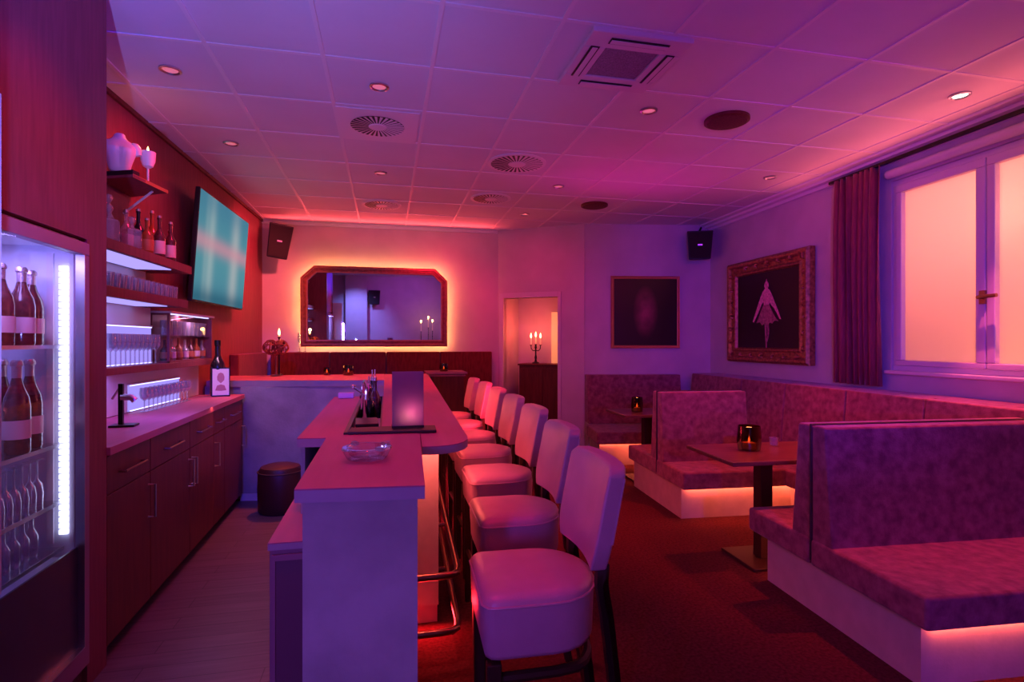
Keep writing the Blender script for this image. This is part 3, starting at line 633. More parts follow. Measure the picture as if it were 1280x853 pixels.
# low cabinet under the bar worktop on the bartender's side
lc = thing('under_counter_cabinet', 'low dark cabinet under the near end of the bar, bartender side', 'cabinet', (-.385, 1.97, 0))
g = MB(); g.box(0.004, .17, .012, .9, 0, .825); g.build('body', M['plum'], lc)
g = MB(); g.box(0, .172, 0, .92, .846, .85); g.build('top', M['bartop'], lc)
g = MB(); g.box(0, .172, 0, .92, .825, .846); g.build('top_edge', M['edge'], lc)
g = MB(); g.box(.02, .17, 0, .012, .1, .79); d_ = g.build('door', mat('cabinet_door', (.16, .07, .12), .5), lc)
g = MB(); g.box(.012, .17, -.004, .004, .79, .81); g.box(.012, .024, -.004, .004, .09, .79); g.build('door_frame', M['plum'], d_)
pf = thing('pouf', 'dark maroon leather pouf on the floor behind the bar', 'pouf', (-.93, 5.3, .006))
MB().lathe([(0, 0), (.17, 0), (.185, .02), (.19, .2), (.185, .36), (.165, .40), (.12, .415), (0, .42)], seg=28).build('body', M['maroonleather'], pf)
MB().tube([(.187 * math.cos(a * PI / 14), .187 * math.sin(a * PI / 14), .36) for a in range(28)], .006, 6, True).build('piping', M['piping'], pf)

# ------------------------------------------------------------------ bar stools
def make_stool():
    t = thing('bar_stool', 'x', 'bar stool')
    def outline(sc, back=0):
        pts = []
        hw = .187 * sc
        pts = [(-.2 * sc, -hw * .86), (-.2 * sc, hw * .86), (-.185 * sc, hw * .97), (-.165 * sc, hw)]
        for k in range(13):
            a = PI / 2 - PI * k / 12; pts.append((.005 + .165 * sc * math.cos(a), hw * math.sin(a)))
        pts += [(-.165 * sc, -hw), (-.185 * sc, -hw * .97)]
        return pts
    g = MB(); rings = []
    for sc, z in ((.965, .622), (.985, .635), (1.0, .70), (1.015, .765), (1.005, .782), (.96, .795), (.82, .803), (.5, .808)):
        rings.append([g.bm.verts.new((x, y, z)) for x, y in outline(sc)])
    n = len(rings[0])
    for a, b in zip(rings, rings[1:]):
        for k in range(n): g.face([a[k], a[(k + 1) % n], b[(k + 1) % n], b[k]])
    g.face(rings[0][::-1]); g.face(rings[-1])
    st = g.build('seat', M['leather'], t)
    for e in st.data.edges: e.use_edge_sharp = False
    g = MB(); g.tube([(x, y, .772) for x, y in outline(1.018)], .004, 6, True); g.build('piping', M['leather'], st)
    # backrest: a curved, slightly leaning pad
    g = MB(); cols = []
    def bx(y, z): return .155 + (z - .82) * .2 - (y / .2) ** 2 * .03
    NY_, NZ_ = 14, 10; fr_, bk_ = [], []
    for i in range(NY_ + 1):
        q2 = -1 + 2 * i / NY_; f_, b_ = [], []
        for j in range(NZ_ + 1):
            q = j / NZ_; z = .845 + .308 * q
            rt = max(0, abs(q2) - .8) / .2                      # rounded top corners
            z = z - (rt ** 2) * .022 * max(0, q - .6) / .4
            ww = .195 * (1 if q > .3 else .86 + .14 * math.sin(PI / 2 * q / .3)); y = q2 * ww
            puff = .010 * (1 - abs(q2) ** 4) * (1 - abs(q * 2 - 1) ** 4)
            f_.append(g.bm.verts.new((bx(y, z) - .026 - puff, y, z))); b_.append(g.bm.verts.new((bx(y, z) + .026 + puff * .6, y, z)))
        fr_.append(f_); bk_.append(b_)
    for i in range(NY_):
        for j in range(NZ_):
            g.face([fr_[i][j], fr_[i][j + 1], fr_[i + 1][j + 1], fr_[i + 1][j]]); g.face([bk_[i][j], bk_[i + 1][j], bk_[i + 1][j + 1], bk_[i][j + 1]])
    for i in range(NY_):
        for j in (0, NZ_): g.face([fr_[i][j], fr_[i + 1][j], bk_[i + 1][j], bk_[i][j]])
    for j in range(NZ_):
        for i in (0, NY_): g.face([fr_[i][j], bk_[i][j], bk_[i][j + 1], fr_[i][j + 1]])
    bk = g.build('backrest', M['leather'], t, bevel=.009, seg=3)
    for s_ in (-1, 1):
        g = MB(); g.tube([(bx(.195, z) + .024, s_ * .194, z) for z in (.93, .98, 1.03, 1.08, 1.12)], .004, 6); g.build('piping', M['leather'], bk)
        g = MB(); g.hexa([(-.185, s_ * .17 - .014, .0), (-.155, s_ * .17 - .014, .0), (-.155, s_ * .17 + .014, .0), (-.185, s_ * .17 + .014, .0)],
                         [(-.192, s_ * .165 - .018, .61), (-.15, s_ * .165 - .018, .61), (-.15, s_ * .165 + .018, .61), (-.192, s_ * .165 + .018, .61)])
        g.build('leg', M['blackwood'], t, bevel=.004)
        g = MB(); path = [(.27, 0), (.225, .25), (.195, .5), (.172, .7), (.155, .8), (.158, .862)]
        for (xa, za), (xb, zb) in zip(path, path[1:]):
            g.hexa([(xa - .018, s_ * .15 - .014, za), (xa + .018, s_ * .15 - .014, za), (xa + .018, s_ * .15 + .014, za), (xa - .018, s_ * .15 + .014, za)],
                   [(xb - .018, s_ * .15 - .014, zb), (xb + .018, s_ * .15 - .014, zb), (xb + .018, s_ * .15 + .014, zb), (xb - .018, s_ * .15 + .014, zb)])
        bmesh.ops.remove_doubles(g.bm, verts=g.bm.verts, dist=.001)
        g.build('leg', M['blackwood'], t)
    pts = [(-.17, -.155, .555), (.02, -.15, .555)] + [(.05 + .1 * math.sin(PI * k / 10), -.145 * math.cos(PI * k / 10), .555) for k in range(1, 10)] + [(.02, .15, .555), (-.17, .155, .555)]
    g = MB(); g.tube(pts, .016, 8); g.build('stretcher', M['blackwood'], t)
    g = MB(); g.tube([(-.17, -.16, .3), (-.17, .16, .3)], .013, 8); g.tube([(-.17, -.16, .24), (.225, -.15, .24)], .012, 8); g.tube([(-.17, .16, .24), (.225, .15, .24)], .012, 8); g.build('footrest', M['blackwood'], t)
    return t
stools = [(.475, 1.70, -.04), (.575, 2.37, -.02), (.635, 3.05, 0), (.665, 3.70, .01), (.68, 4.33, .01), (.69, 4.97, .01), (.675, 5.56, .01)]
words_ = ['nearest cream leather bar stool, seen whole in front of the bar', 'second cream leather bar stool from the near end of the bar', 'third cream leather bar stool from the near end of the bar',
          'fourth cream leather bar stool, middle one of the row', 'third cream leather bar stool from the far end of the row', 'second cream leather bar stool from the far end of the row', 'farthest cream leather bar stool, by the dark high counter']
st0 = None
for (x, y, r), l in zip(stools, words_):
    if st0 is None: st0 = make_stool(); st0.location = (x, y, 0); st0.rotation_euler.z = r; st0['label'] = l; st0['group'] = 'bar stools along the bar'
    else: dup(st0, (x, y, 0), r, l)

# ------------------------------------------------------------------ booths
BA = math.radians(4.17)
def booth(loc, rz, length, base, seat_y, back_y, label, back_len=None, ztop=1.055):
    """a double bench: base from base[0] to base[1], seats on both sides of a padded partition"""
    t = thing('booth_bench', label, 'booth', loc, rz)
    g = MB(); g.box(0, length, base[0], base[1], 0, .27); g.build('base', M['boothbase'], t)
    a, b = back_y; m = (a + b) / 2; bl = back_len or length
    g = MB(); g.box(-.03, length, seat_y[0], m - .004, .27, .42); g.build('seat', M['velvet'], t, bevel=.02, seg=3)
    g = MB(); g.box(-.03, length, m + .004, seat_y[1], .27, .42); g.build('seat', M['velvet'], t, bevel=.02, seg=3)
    g = MB(); g.hexa([(-.02, a - .05, .40), (bl, a - .05, .40), (bl, m - .006, .33), (-.02, m - .006, .33)], [(-.02, a + .01, ztop), (bl, a + .01, ztop), (bl, m - .006, ztop), (-.02, m - .006, ztop)]); g.build('backrest', M['velvet'], t, bevel=.014, seg=3)
    g = MB(); g.hexa([(-.02, m + .006, .33), (bl, m + .006, .33), (bl, b + .05, .40), (-.02, b + .05, .40)], [(-.02, m + .006, ztop), (bl, m + .006, ztop), (bl, b - .01, ztop), (-.02, b - .01, ztop)]); g.build('backrest', M['velvet'], t, bevel=.014, seg=3)
    g = MB(); g.tube([(-.022, m, .30), (-.022, m, ztop + .002), (bl, m, ztop + .002)], .007, 6); g.build('piping', M['piping'], t)
    for yy, s_ in ((seat_y[0] + .03, -1), (seat_y[1] - .03, 1)):
        la = area('seat_glow_light', (0, 0, 0), (0, 0, -1), (1, .13, .07), 1.5 * length, length - .1, .03); la.parent = t
        la.location = (length / 2, (yy + (base[0] if s_ < 0 else base[1])) / 2, .262); la.rotation_euler = (math.radians(12) * -s_, 0, 0)
    for yy, s_ in ((base[0], -1), (base[1], 1)):
        g = MB(); g.box(.03, length, yy + s_ * .015 - .008, yy + s_ * .015 + .008, .262, .269); g.build('led_strip', M['amberled'], t)
    return t
booth((2.295, 1.97, 0), -BA, 1.47, (0, 1.11), (-.06, 1.28), (.56, .80), 'nearest mauve velvet double booth bench in the foreground')
booth((2.475, 4.31, 0), -BA, 1.33, (0, 1.1), (-.11, 1.2), (.36, .57), 'middle mauve velvet double booth bench behind the candle-lit table', .83)
area('seat_glow_light', (3.42, 3.72, .262), (3.40, 3.72, 0), (1, .13, .07), 1.6, .03, .8)
area('seat_glow_light', (*fw(.7, .93), .262), (*fw(.7, .93), 0), (1, .13, .07), 2.4, .9, .03)
# wall bench: right wall and far wall
wb = thing('corner_banquette', 'long mauve velvet bench along the window wall', 'bench', (0, 0, 0))
def bx(y): return 3.85 + .045 * (y - 2.6)
for (a, b) in ((1.0, 1.85), (1.86, 2.55), (2.56, 3.30), (3.31, 4.05), (4.06, 4.85), (4.86, 5.6), (5.61, 6.75)):
    g = MB(); g.hexa([(bx(a) - .06, a, .42), (bx(a) + .12, a, .42), (bx(b) + .12, b, .42), (bx(b) - .06, b, .42)], [(bx(a), a, 1.1), (bx(a) + .12, a, 1.1), (bx(b) + .12, b, 1.1), (bx(b), b, 1.1)])
    g.build('backrest', M['velvet'], wb, bevel=.012)
g = MB(); g.prism([(bx(1.0) + .12, 1.0), (rw(1.0) - .005, 1.0), (rw(6.75) - .005, 6.75), (bx(6.75) + .12, 6.75)], 0, 1.1); g.build('ledge', M['velvet'], wb, bevel=.006)
for (a, b) in ((3.27, 4.17), (5.53, 6.2)):
    g = MB(); g.prism([(bx(a) - .55, a), (bx(a) - .06, a), (bx(b) - .06, b), (bx(b) - .55, b)], .27, .42); g.build('seat', M['velvet'], wb, bevel=.02, seg=3)
    g = MB(); g.prism([(bx(a) - .47, a), (bx(a) - .06, a), (bx(b) - .06, b), (bx(b) - .47, b)], 0, .27); g.build('base', M['boothbase'], wb)
    g = MB(); g.prism([(bx(a) - .495, a), (bx(a) - .48, a), (bx(b) - .48, b), (bx(b) - .495, b)], .262, .269); g.build('led_strip', M['amberled'], wb)
fb = thing('far_banquette', 'mauve velvet bench below the dark square painting', 'bench', (0, 0, 0))
def fp(s0, s1, d0, d1): return [fw(s0, d0), fw(s1, d0), fw(s1, d1), fw(s0, d1)]
g = MB(); lo = fp(.03, 1.32, .28, .02); hi = fp(.03, 1.32, .20, .02); g.hexa([(*p, .42) for p in lo], [(*p, 1.075) for p in hi]); g.build('backrest', M['velvet'], fb, bevel=.012)
g = MB(); g.prism(fp(.03, 1.32, .02, .28), 0, .42); g.build('plinth', M['boothbase'], fb)
g = MB(); g.prism(fp(.0, 1.3, .28, .98), .27, .42); g.build('seat', M['velvet'], fb, bevel=.02, seg=3)
g = MB(); g.prism(fp(.05, 1.3, .28, .88), 0, .27); g.build('base', M['boothbase'], fb)
g = MB(); g.prism(fp(.05, 1.3, .89, .905), .262, .269); g.build('led_strip', M['amberled'], fb)
def table(x0, x1, y0, y1, cx, cy, label):
    t = thing('booth_table', label, 'table', (cx, cy, 0), -.05)
    g = MB(); g.box(x0 - cx, x1 - cx, y0 - cy, y1 - cy, .722, .752); g.build('tabletop', M['table'], t, bevel=.006)
    g = MB(); g.box(-.045, .045, -.045, .045, .02, .722); g.build('column', M['blackwood'], t, bevel=.004)
    g = MB(); g.box(-.2, .2, -.2, .2, 0, .02); g.build('foot_plate', M['blackwood'], t, bevel=.004)
table(2.17, 3.12, 3.10, 3.72, 2.575, 3.385, 'dark wooden table between the two nearest booths, with a candle')
table(2.45, 3.2, 5.35, 5.95, 2.82, 5.65, 'dark wooden table in the farthest booth, below the square painting')
gl = thing('small_glass', 'small clear glass beside the lantern on the booth table', 'glass', (2.80, 3.56, .753))
MB().lathe([(0, .003), (.028, .003), (.033, .06), (.030, .06), (.026, .01), (0, .01)], seg=18).build('tumbler', M['rimglass'], gl)

# ------------------------------------------------------------------ niche sideboard with candelabra
def dloc(s, d): return dw(s, d)
sd = thing('sideboard', 'tall dark wooden sideboard inside the lit doorway', 'sideboard', (*dw(.6, .36), 0), DRZ)
g = MB(); g.box(-.34, .40, -.16, .22, 0, 1.175); g.build('body', M['darkwood'], sd)
g = MB(); g.box(-.36, .42, -.18, .225, 1.175, 1.2); g.build('top', M['darkwood'], sd, bevel=.004)
for x0, x1 in ((-.32, .025), (.035, .38)):
    d_ = MB().box(x0, x1, -.175, -.16, .06, 1.13).build('door', M['darkwood'], sd, bevel=.004)
    g = MB(); g.box(x0 + .05, x1 - .05, -.18, -.174, .12, 1.07); g.build('door_panel', M['darkwood'], d_, bevel=.003)
cb = thing('candelabra', 'lit three-candle candelabra on the sideboard in the doorway', 'candelabra', (*dw(.475, .33), 1.2), DRZ)
g = MB(); g.lathe([(0, 0), (.06, 0), (.055, .015), (.02, .03), (.014, .06), (.02, .09), (.012, .13), (.012, .22), (.02, .24), (.012, .27), (.018, .29), (0, .29)], seg=14)
for s_ in (-1, 1): g.tube([(0, 0, .2), (s_ * .04, 0, .19), (s_ * .07, 0, .22), (s_ * .075, 0, .27)], .007); g.lathe([(0, 0), (.018, 0), (.018, .012), (0, .012)], s_ * .075, 0, .27, 10)
g.build('stem', M['blackmetal'], cb)
for x, z in ((-.075, .282), (0, .30), (.075, .282)):
    c = MB().lathe([(0, 0), (.010, 0), (.010, .10), (0, .10)], seg=10).build('candle', M['wax'], cb, (x, 0, z))
    g = MB(); flame(g, 0, 0, .10, 1.6); g.build('flame', M['flame'], c)
p = dw(.47, .2); point('niche_light', (p[0], p[1], 1.75), (1, .085, .055), 8, .04)
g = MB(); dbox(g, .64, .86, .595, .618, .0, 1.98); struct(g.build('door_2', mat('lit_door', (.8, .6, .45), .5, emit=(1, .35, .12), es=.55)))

# ------------------------------------------------------------------ high counter at the far end with a candle
hc = thing('high_counter', 'dark red high counter with a pale-edged top beyond the bar', 'counter', (.72, 6.95, 0), 0)
g = MB(); g.box(-.2, .22, -.12, .3, 0, 1.1); g.build('body', M['darkwood'], hc)
g = MB(); g.box(-.24, .26, -.16, .34, 1.125, 1.15); g.build('top', M['bartop'], hc, bevel=.003)
g = MB(); g.box(-.22, .24, -.14, .32, 1.1, 1.116); g.build('slab_edge', M['bartop'], hc)
glass_candle(.71, 7.02, 1.1505, 'dark glass candle holder on the high counter beyond the bar', .05, .1, .4)

# ------------------------------------------------------------------ decorations on the back counter
ht = thing('wire_ornament', 'woven two-lobed wire ornament on a stem on the back counter', 'ornament', (-1.17, 6.42, 1.151))
g = MB(); g.lathe([(0, 0), (.06, 0), (.055, .012), (.012, .02), (.009, .2), (.012, .22), (0, .22)], seg=14); g.build('stem', M['copper'], ht)
g = MB(); rr = random.Random(3)
for lobe in (-1, 1):
    for k in range(16):
        q = Matrix.Rotation(rr.random() * PI, 3, 'X') @ Matrix.Rotation(rr.random() * PI, 3, 'Y') @ Matrix.Rotation(rr.random() * PI, 3, 'Z')
        R_ = .076 + rr.random() * .01
        g.tube([Vector((lobe * .05, 0, .315)) + q @ Vector((R_ * math.cos(a * PI / 10), R_ * .9 * math.sin(a * PI / 10), 0)) * (1) for a in range(20)], .0045, 5, True)
g.build('woven_wire', mat('copper_wire', (.35, .1, .07), .4, metal=.5), ht)
def taper(x, y, z, hs, hc_, label, power=0, name='candlestick'):
    t = thing(name, label, 'candlestick', (x, y, z))
    MB().lathe([(0, 0), (.04, 0), (.036, .01), (.01, .02), (.008, hs * .5), (.014, hs * .55), (.008, hs * .6), (.008, hs - .02), (.016, hs - .012), (.016, hs), (0, hs)], seg=12).build('holder', M['blackmetal'], t)
    c = MB().lathe([(0, 0), (.011, 0), (.010, hc_), (0, hc_)], seg=10).build('candle', M['wax'], t, (0, 0, hs - .004))
    g = MB(); flame(g, 0, 0, hc_, 1.6); g.build('flame', M['flame'], c)
    if power: point('candle_light', (x, y - .03, z + hs + hc_ + .06), (1, .35, .1), power, .02)
taper(-1.17, 6.6, 1.151, .43, .02, 'tall candlestick with a bright flame behind the wire ornament', 1.2)
gf = None
for (x, l) in ((-1.145, 'empty champagne flute standing left of the mirror corner'), (-1.075, 'flute with a warm glow before the mirror corner')):
    t = thing('champagne_flute', l, 'glass', (x, 7.925, 1.3855), group='flutes before the mirror')
    MB().lathe([(0, .003), (.03, .003), (.004, .01), (.004, .09), (.016, .12), (.024, .20), (.021, .26), (.019, .26), (.022, .20), (.013, .12), (0, .11)], seg=16).build('bowl', M['rimglass'], t)
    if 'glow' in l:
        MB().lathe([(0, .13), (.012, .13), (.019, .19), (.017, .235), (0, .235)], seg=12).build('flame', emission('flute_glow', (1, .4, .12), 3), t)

# ------------------------------------------------------------------ left side: tall unit with the fridge
tu = struct(MB().box(0, 1, 0, 1, 0, 1).build('wall_tall_unit', M['veneer'])); bpy.data.meshes.remove(tu.data)
FX = lambda y: -1.279 + (y - 2.943) * (-.0189)             # front plane of tall unit and cabinets
FY0, FY1, FZ0, FZ1 = 1.95, 2.765, .10, 1.97                 # fridge niche
g = MB()
def fbox(mb, y0, y1, d0, d1, z0, z1): return mb.prism([(FX(y0) - d0, y0), (FX(y1) - d0, y1), (FX(y1) - d1, y1), (FX(y0) - d1, y0)], z0, z1)
fbox(g, FY1, 2.945, 0, .5, 0, CZ); fbox(g, 1.82, FY1, 0, .5, FZ1, CZ); fbox(g, 1.82, FY0, 0, .5, 0, FZ1); fbox(g, FY0, FY1, .02, .5, 0, FZ0)
struct(g.build('wall_tall_panel', M['veneer']))
fg = thing('drinks_fridge', 'built-in glass-door drinks fridge with a bright light strip', 'fridge', (0, 0, 0))
g = MB(); e = .05
fbox(g, FY0 + .005, FY1 - .005, .03, .49, FZ0, FZ0 + .5); fbox(g, FY0 + .005, FY1 - .005, .03, .49, FZ1 - .04, FZ1 - .004); fbox(g, FY0 + .005, FY1 - .005, .46, .49, FZ0 + .5, FZ1 - .04)
fbox(g, FY0 + .005, FY0 + .03, .03, .46, FZ0 + .5, FZ1 - .04); fbox(g, FY1 - .03, FY1 - .005, .03, .46, FZ0 + .5, FZ1 - .04)
g.build('liner', M['fridge'], fg)
g = MB()
for (a, b, z0, z1) in ((FY0 + .004, FY1 - .004, FZ1 - .075, FZ1 - .02), (FY0 + .004, FY1 - .004, FZ0 + .02, FZ0 + .11), (FY1 - .05, FY1 - .004, FZ0 + .11, FZ1 - .075), (FY0 + .004, FY0 + .05, FZ0 + .11, FZ1 - .075)): fbox(g, a, b, -.012, .028, z0, z1)
fd = g.build('door', M['plum'], fg, bevel=.004)
g = MB(); fbox(g, FY0 + .05, FY1 - .05, .004, .01, FZ0 + .11, FZ1 - .075); g.build('pane', thin_glass('fridge_glass', (.97, .97, 1), .01, .08, .012), fd)
g = MB(); fbox(g, FY0 + .05, FY1 - .052, .011, .02, FZ0 + .11, .645); g.build('lower_panel', mat('door_black', (.03, .015, .03), .3), fd)
g = MB()
for zz in (0,): fbox(g, FY1 - .052, FY1 - .048, -.014, .02, FZ0 + .11, FZ1 - .075); fbox(g, FY0 + .05, FY1 - .05, -.014, .02, FZ0 + .108, FZ0 + .113)
g.build('chrome_edge', M['steel'], fd)
g = MB()
for k in range(44):
    z = .70 + k * .0262; fbox(g, FY1 - .045, FY1 - .032, .055, .085, z, z + .019)
g.build('light_strip', emission('fridge_led', (.58, .6, 1), 4), fg)
g = MB(); fbox(g, FY1 - .036, FY1 - .031, .11, .135, .66, 1.9); fbox(g, FY1 - .036, FY1 - .031, .035, .05, .66, 1.9); g.build('shelf_rail', M['pvc'], fg)
for z in (1.505, 1.09, .845, .645):
    g = MB(); fbox(g, FY0 + .04, FY1 - .036, .075, .45, z - .008, z); s_ = g.build('shelf', M['glass'], fg)
    g = MB(); fbox(g, FY0 + .04, FY1 - .036, .07, .075, z - .012, z + .003); g.build('shelf_edge', M['steel'], s_)
a = area('fridge_light', (-1.42, 2.35, 1.9), (-1.45, 2.4, .6), (.36, .27, 1), 6, .2, .5)
def champagne(x, y, z, h, label, group, body='champagne', lab=True):
    t = thing('champagne_bottle', label, 'bottle', (x, y, z), group=group)
    g = MB(); g.lathe([(0, 0), (.040, 0), (.043, .01), (.043, h * .5), (.038, h * .6), (.022, h * .72), (.0145, h * .82), (.014, h * .9), (0, h * .9)], seg=20); g.build('body', M[body], t)
    MB().lathe([(.0155, h * .8), (.0158, h * .93), (.02, h * .94), (.02, h * .97), (.014, h), (0, h)], seg=14).build('foil', M['foil'], t)
    if lab: MB().lathe([(.0438, h * .16), (.0438, h * .36)], seg=20).build('label', M['paper'], t)
    return t
cg = 'champagne bottles in the fridge'
for (d, y, l) in ((.155, 2.66, 'champagne bottle on the upper fridge shelf, closest to the light strip'), (.13, 2.55, 'champagne bottle on the upper fridge shelf, middle of three'), (.14, 2.44, 'champagne bottle on the upper fridge shelf, partly cut by the left edge')):
    champagne(FX(y) - d, y, 1.506, .31, l, cg)
for (d, y, l) in ((.145, 2.63, 'pink champagne bottle on the second fridge shelf, closest to the light strip'), (.12, 2.50, 'pink champagne bottle on the second fridge shelf, at the left edge'), (.235, 2.62, 'pale champagne bottle at the back of the second fridge shelf')):
    champagne(FX(y) - d, y, 1.091, .36, l, cg)
fl0 = None
for k in range(6):
    y = 2.42 + .05 * k; loc = (FX(y) - .14, y, .846)
    if fl0 is None:
        fl0 = thing('cooled_glass', 'upside-down stemmed glass chilling on the third fridge shelf', 'glass', loc, group='stemmed glasses on the third fridge shelf')
        MB().lathe([(.022, 0), (.024, .05), (.019, .085), (.004, .11), (.0035, .18), (.024, .187), (0, .188)], seg=14).build('bowl', M['rimglass'], fl0)
    else: dup(fl0, loc)
sb0 = None
for k in range(4):
    y = 2.45 + .06 * k; loc = (FX(y) - .14, y, .646)
    if sb0 is None:
        sb0 = thing('small_bottle', 'small clear bottle on the lowest fridge shelf', 'bottle', loc, group='small bottles on the lowest fridge shelf')
        g = MB(); bottle(g, .17, .024, .009, seg=14, sh=.5); g.build('body', M['rimglass'], sb0)
        MB().lathe([(.011, .168), (.011, .182), (0, .182)], seg=10).build('cap', M['foil'], sb0)
    else: dup(sb0, loc)

# ------------------------------------------------------------------ back-bar cabinets and worktop
edges = [2.947, 3.465, 4.14, 4.71, 5.03, 5.665]
cl = ['dark red base cabinet next to the fridge unit', 'dark red base cabinet second from the fridge unit', 'dark red base cabinet in the middle below the worktop', 'narrow dark red base cabinet second from the far end', 'dark red base cabinet at the far end, by the grey wall']
for k, (a, b) in enumerate(zip(edges, edges[1:])):
    t = thing('base_cabinet', cl[k], 'cabinet', (0, 0, 0), group='base cabinets below the back-bar worktop')
    g = MB(); fbox(g, a + .001, b - .001, .02,   .375, .08, .985); fbox(g, a + .001, b - .001, .07, .375, .006, .08); g.build('body', M['darkwood'], t)
    g = MB(); fbox(g, a + .003, b - .003, 0, .02, .80, .98); d_ = g.build('drawer', M['darkwood'], t, bevel=.002)
    m = (a + b) / 2; w = min(.13, (b - a) * .3)
    g = MB(); P_ = lambda y, d, z: (FX(y) + d, y, z)
    g.tube([P_(m - w, 0, .885), P_(m - w, .03, .885), P_(m + w, .03, .885), P_(m + w, 0, .885)], .006, 8); g.build('handle', M['copper'], d_)
    g = MB(); fbox(g, a + .003, b - .003, 0, .02, .09, .795); d_ = g.build('door', M['darkwood'], t, bevel=.002)
    yh = b - .03 if k % 2 == 0 else a + .03
    if k == 1: yh = b - .03
    if k == 2: yh = a + .04
    g = MB(); g.tube([P_(yh, 0, .73), P_(yh, .035, .73), P_(yh, .035, .55), P_(yh, 0, .55)], .006, 8); g.build('handle', M['steel'], d_)
wt = MB(); wt.prism([(FX(2.947) + .015, 2.947), (FX(5.69) + .015, 5.69), (lw(5.69) + .004, 5.69), (lw(2.947) + .004, 2.947)], .986, 1.026)
tag(wt.build('back_bar_worktop', M['bartop'], bevel=.002), 'long worktop of the back bar above the dark red cabinets', 'worktop')
# ------------------------------------------------------------------ wall shelves and lit glass compartments
def lbox(mb, y0, y1, d0, d1, z0, z1): return mb.prism([(lw(y0) + d0, y0), (lw(y1) + d0, y1), (lw(y1) + d1, y1), (lw(y0) + d1, y0)], z0, z1)
def shelf(y0, y1, dep, z0, z1, label, led=True, m='veneer'):
    t = thing('wall_shelf', label, 'shelf', (0, 0, 0))
    g = MB(); lbox(g, y0, y1, .003, dep, z0, z1); g.build('board', M[m], t, bevel=.002)
    if led:
        g = MB(); lbox(g, y0 + .05, y1 - .3, .03, dep - .03, z0 - .006, z0 - .0005); g.build('light_diffuser', M['diffuser'], t)
    return t
shelf(2.95, 4.72, .285, 2.045, 2.105, 'dark red wall shelf holding spirit bottles, lit from below')
shelf(2.95, 4.72, .26, 1.782, 1.842, 'dark red wall shelf holding a row of tumblers')
shelf(2.95, 5.70, .135, 1.315, 1.36, 'lowest dark red wall shelf under the glass-fronted cabinet', led=False)
# backlit panels
for (y0, y1, z0, z1, l) in ((3.5, 4.68, 1.362, 1.635, 'upper glowing light panel behind stemmed glasses'), (4.34, 5.2, 1.035, 1.22, 'lower glowing light panel behind stemmed glasses on the worktop')):
    t = thing('light_panel', l, 'light panel', (0, 0, 0))
    g = MB(); lbox(g, y0, y1, .012, .02, z0, z1); g.build('diffuser', M['lightpanel'], t)
    g = MB(); lbox(g, y0, y1, .012, .03, z1, z1 + .01); lbox(g, y0, y1, .003, .012, z0, z1 + .01); g.build('frame', M['pvc'], t)
    g = MB(); lbox(g, y0 + .01, y1 - .01, .022, .032, z0 + .001, z0 + .008); lbox(g, y0 + .01, y1 - .01, .02, .03, z1 - .008, z1 - .001); g.build('led_strip', M['blueled'], t)
g = MB(); lbox(g, 2.95, 5.68, .001, .008, 1.03, 1.314); lbox(g, 2.95, 4.70, .001, .008, 1.362, 1.78); lbox(g, 2.95, 4.62, .001, .008, 1.843, 2.044); struct(g.build('wall_back_bar_panel', M['fridge']))
area('back_bar_light', (-1.62, 4.0, 1.31), (-1.6, 4.0, 1.0), (.33, .2, 1), 4, .12, 1.9)
area('shelf_light', (-1.66, 4.0, 1.775), (-1.64, 4.0, 1.3), (.34, .2, 1), 2.5, .1, 1.5)
def stem_glass(loc, label, group, h=.17, r=.032):
    t = thing('stemmed_glass', label, 'glass', loc, group=group)
    MB().lathe([(0, .002), (r, .002), (.0045, .008), (.004, h * .45), (r * .8, h * .58), (r, h * .75), (r * .85, h), (r * .8, h), (r * .93, h * .75), (r * .72, h * .59), (0, h * .49)], seg=14).build('bowl', M['rimglass'], t)
    return t
s0 = None
for k in range(12):
    y = 4.38 + .07 * k; loc = (lw(y) + .10, y, 1.027)
    if s0 is None: s0 = stem_glass(loc, 'stemmed glass in the row before the lower light panel', 'stemmed glasses before the lower light panel')
    else: dup(s0, loc)
s1 = None
for k in range(11):
    y = 3.98 + .064 * k; loc = (lw(y) + .075, y, 1.361)
    if s1 is None: s1 = stem_glass(loc, 'tall stemmed glass in the row before the upper light panel', 'stemmed glasses before the upper light panel', .215, .033)
    else: dup(s1, loc)
t0 = None
for row in range(2):
    for k in range(13):
        y = 3.68 + .076 * k; loc = (lw(y) + (.20 if row == 0 else .1), y, 1.843)
        if t0 is None:
            t0 = thing('tumbler', 'clear tumbler in the double row on the second shelf', 'glass', loc, group='tumblers on the second shelf')
            MB().lathe([(0, .003), (.03, .003), (.036, .09), (.033, .09), (.028, .012), (0, .012)], seg=16).build('body', M['rimglass'], t0)
        else: dup(t0, loc)
# glass-fronted cabinet
gc = thing('glass_cabinet', 'small glass-fronted wall cabinet with two tiers of bottles and glasses', 'cabinet', (0, 0, 0))
Y0, Y1, Z0, Z1 = 4.72, 5.66, 1.361, 1.745
g = MB(); lbox(g, Y0, Y1, .003, .012, Z0, Z1); lbox(g, Y0, Y0 + .018, .112, .13, Z0, Z1); lbox(g, Y0, Y0 + .018, .012, .112, Z1 - .015, Z1); lbox(g, Y1 - .015, Y1,   .012, .13, Z0, Z1); lbox(g, Y0, Y1,   .012, .13, Z0, Z0 + .012); g.build('body', M['veneer'], gc)
g = MB(); lbox(g, Y0 - .01, Y1 + .02, .003, .145, Z1, Z1 + .016); g.build('top', M['pvc'], gc, bevel=.002)
g = MB(); lbox(g, Y0 + .018, Y1 - .015, .012, .12, 1.565, 1.571); g.build('shelf', M['glass'], gc)
g = MB(); lbox(g, Y0 + .02, Y1 - .015, .124, .128, Z0 + .012, Z1); g.build('door', bpy.data.materials['fridge_glass'], gc)
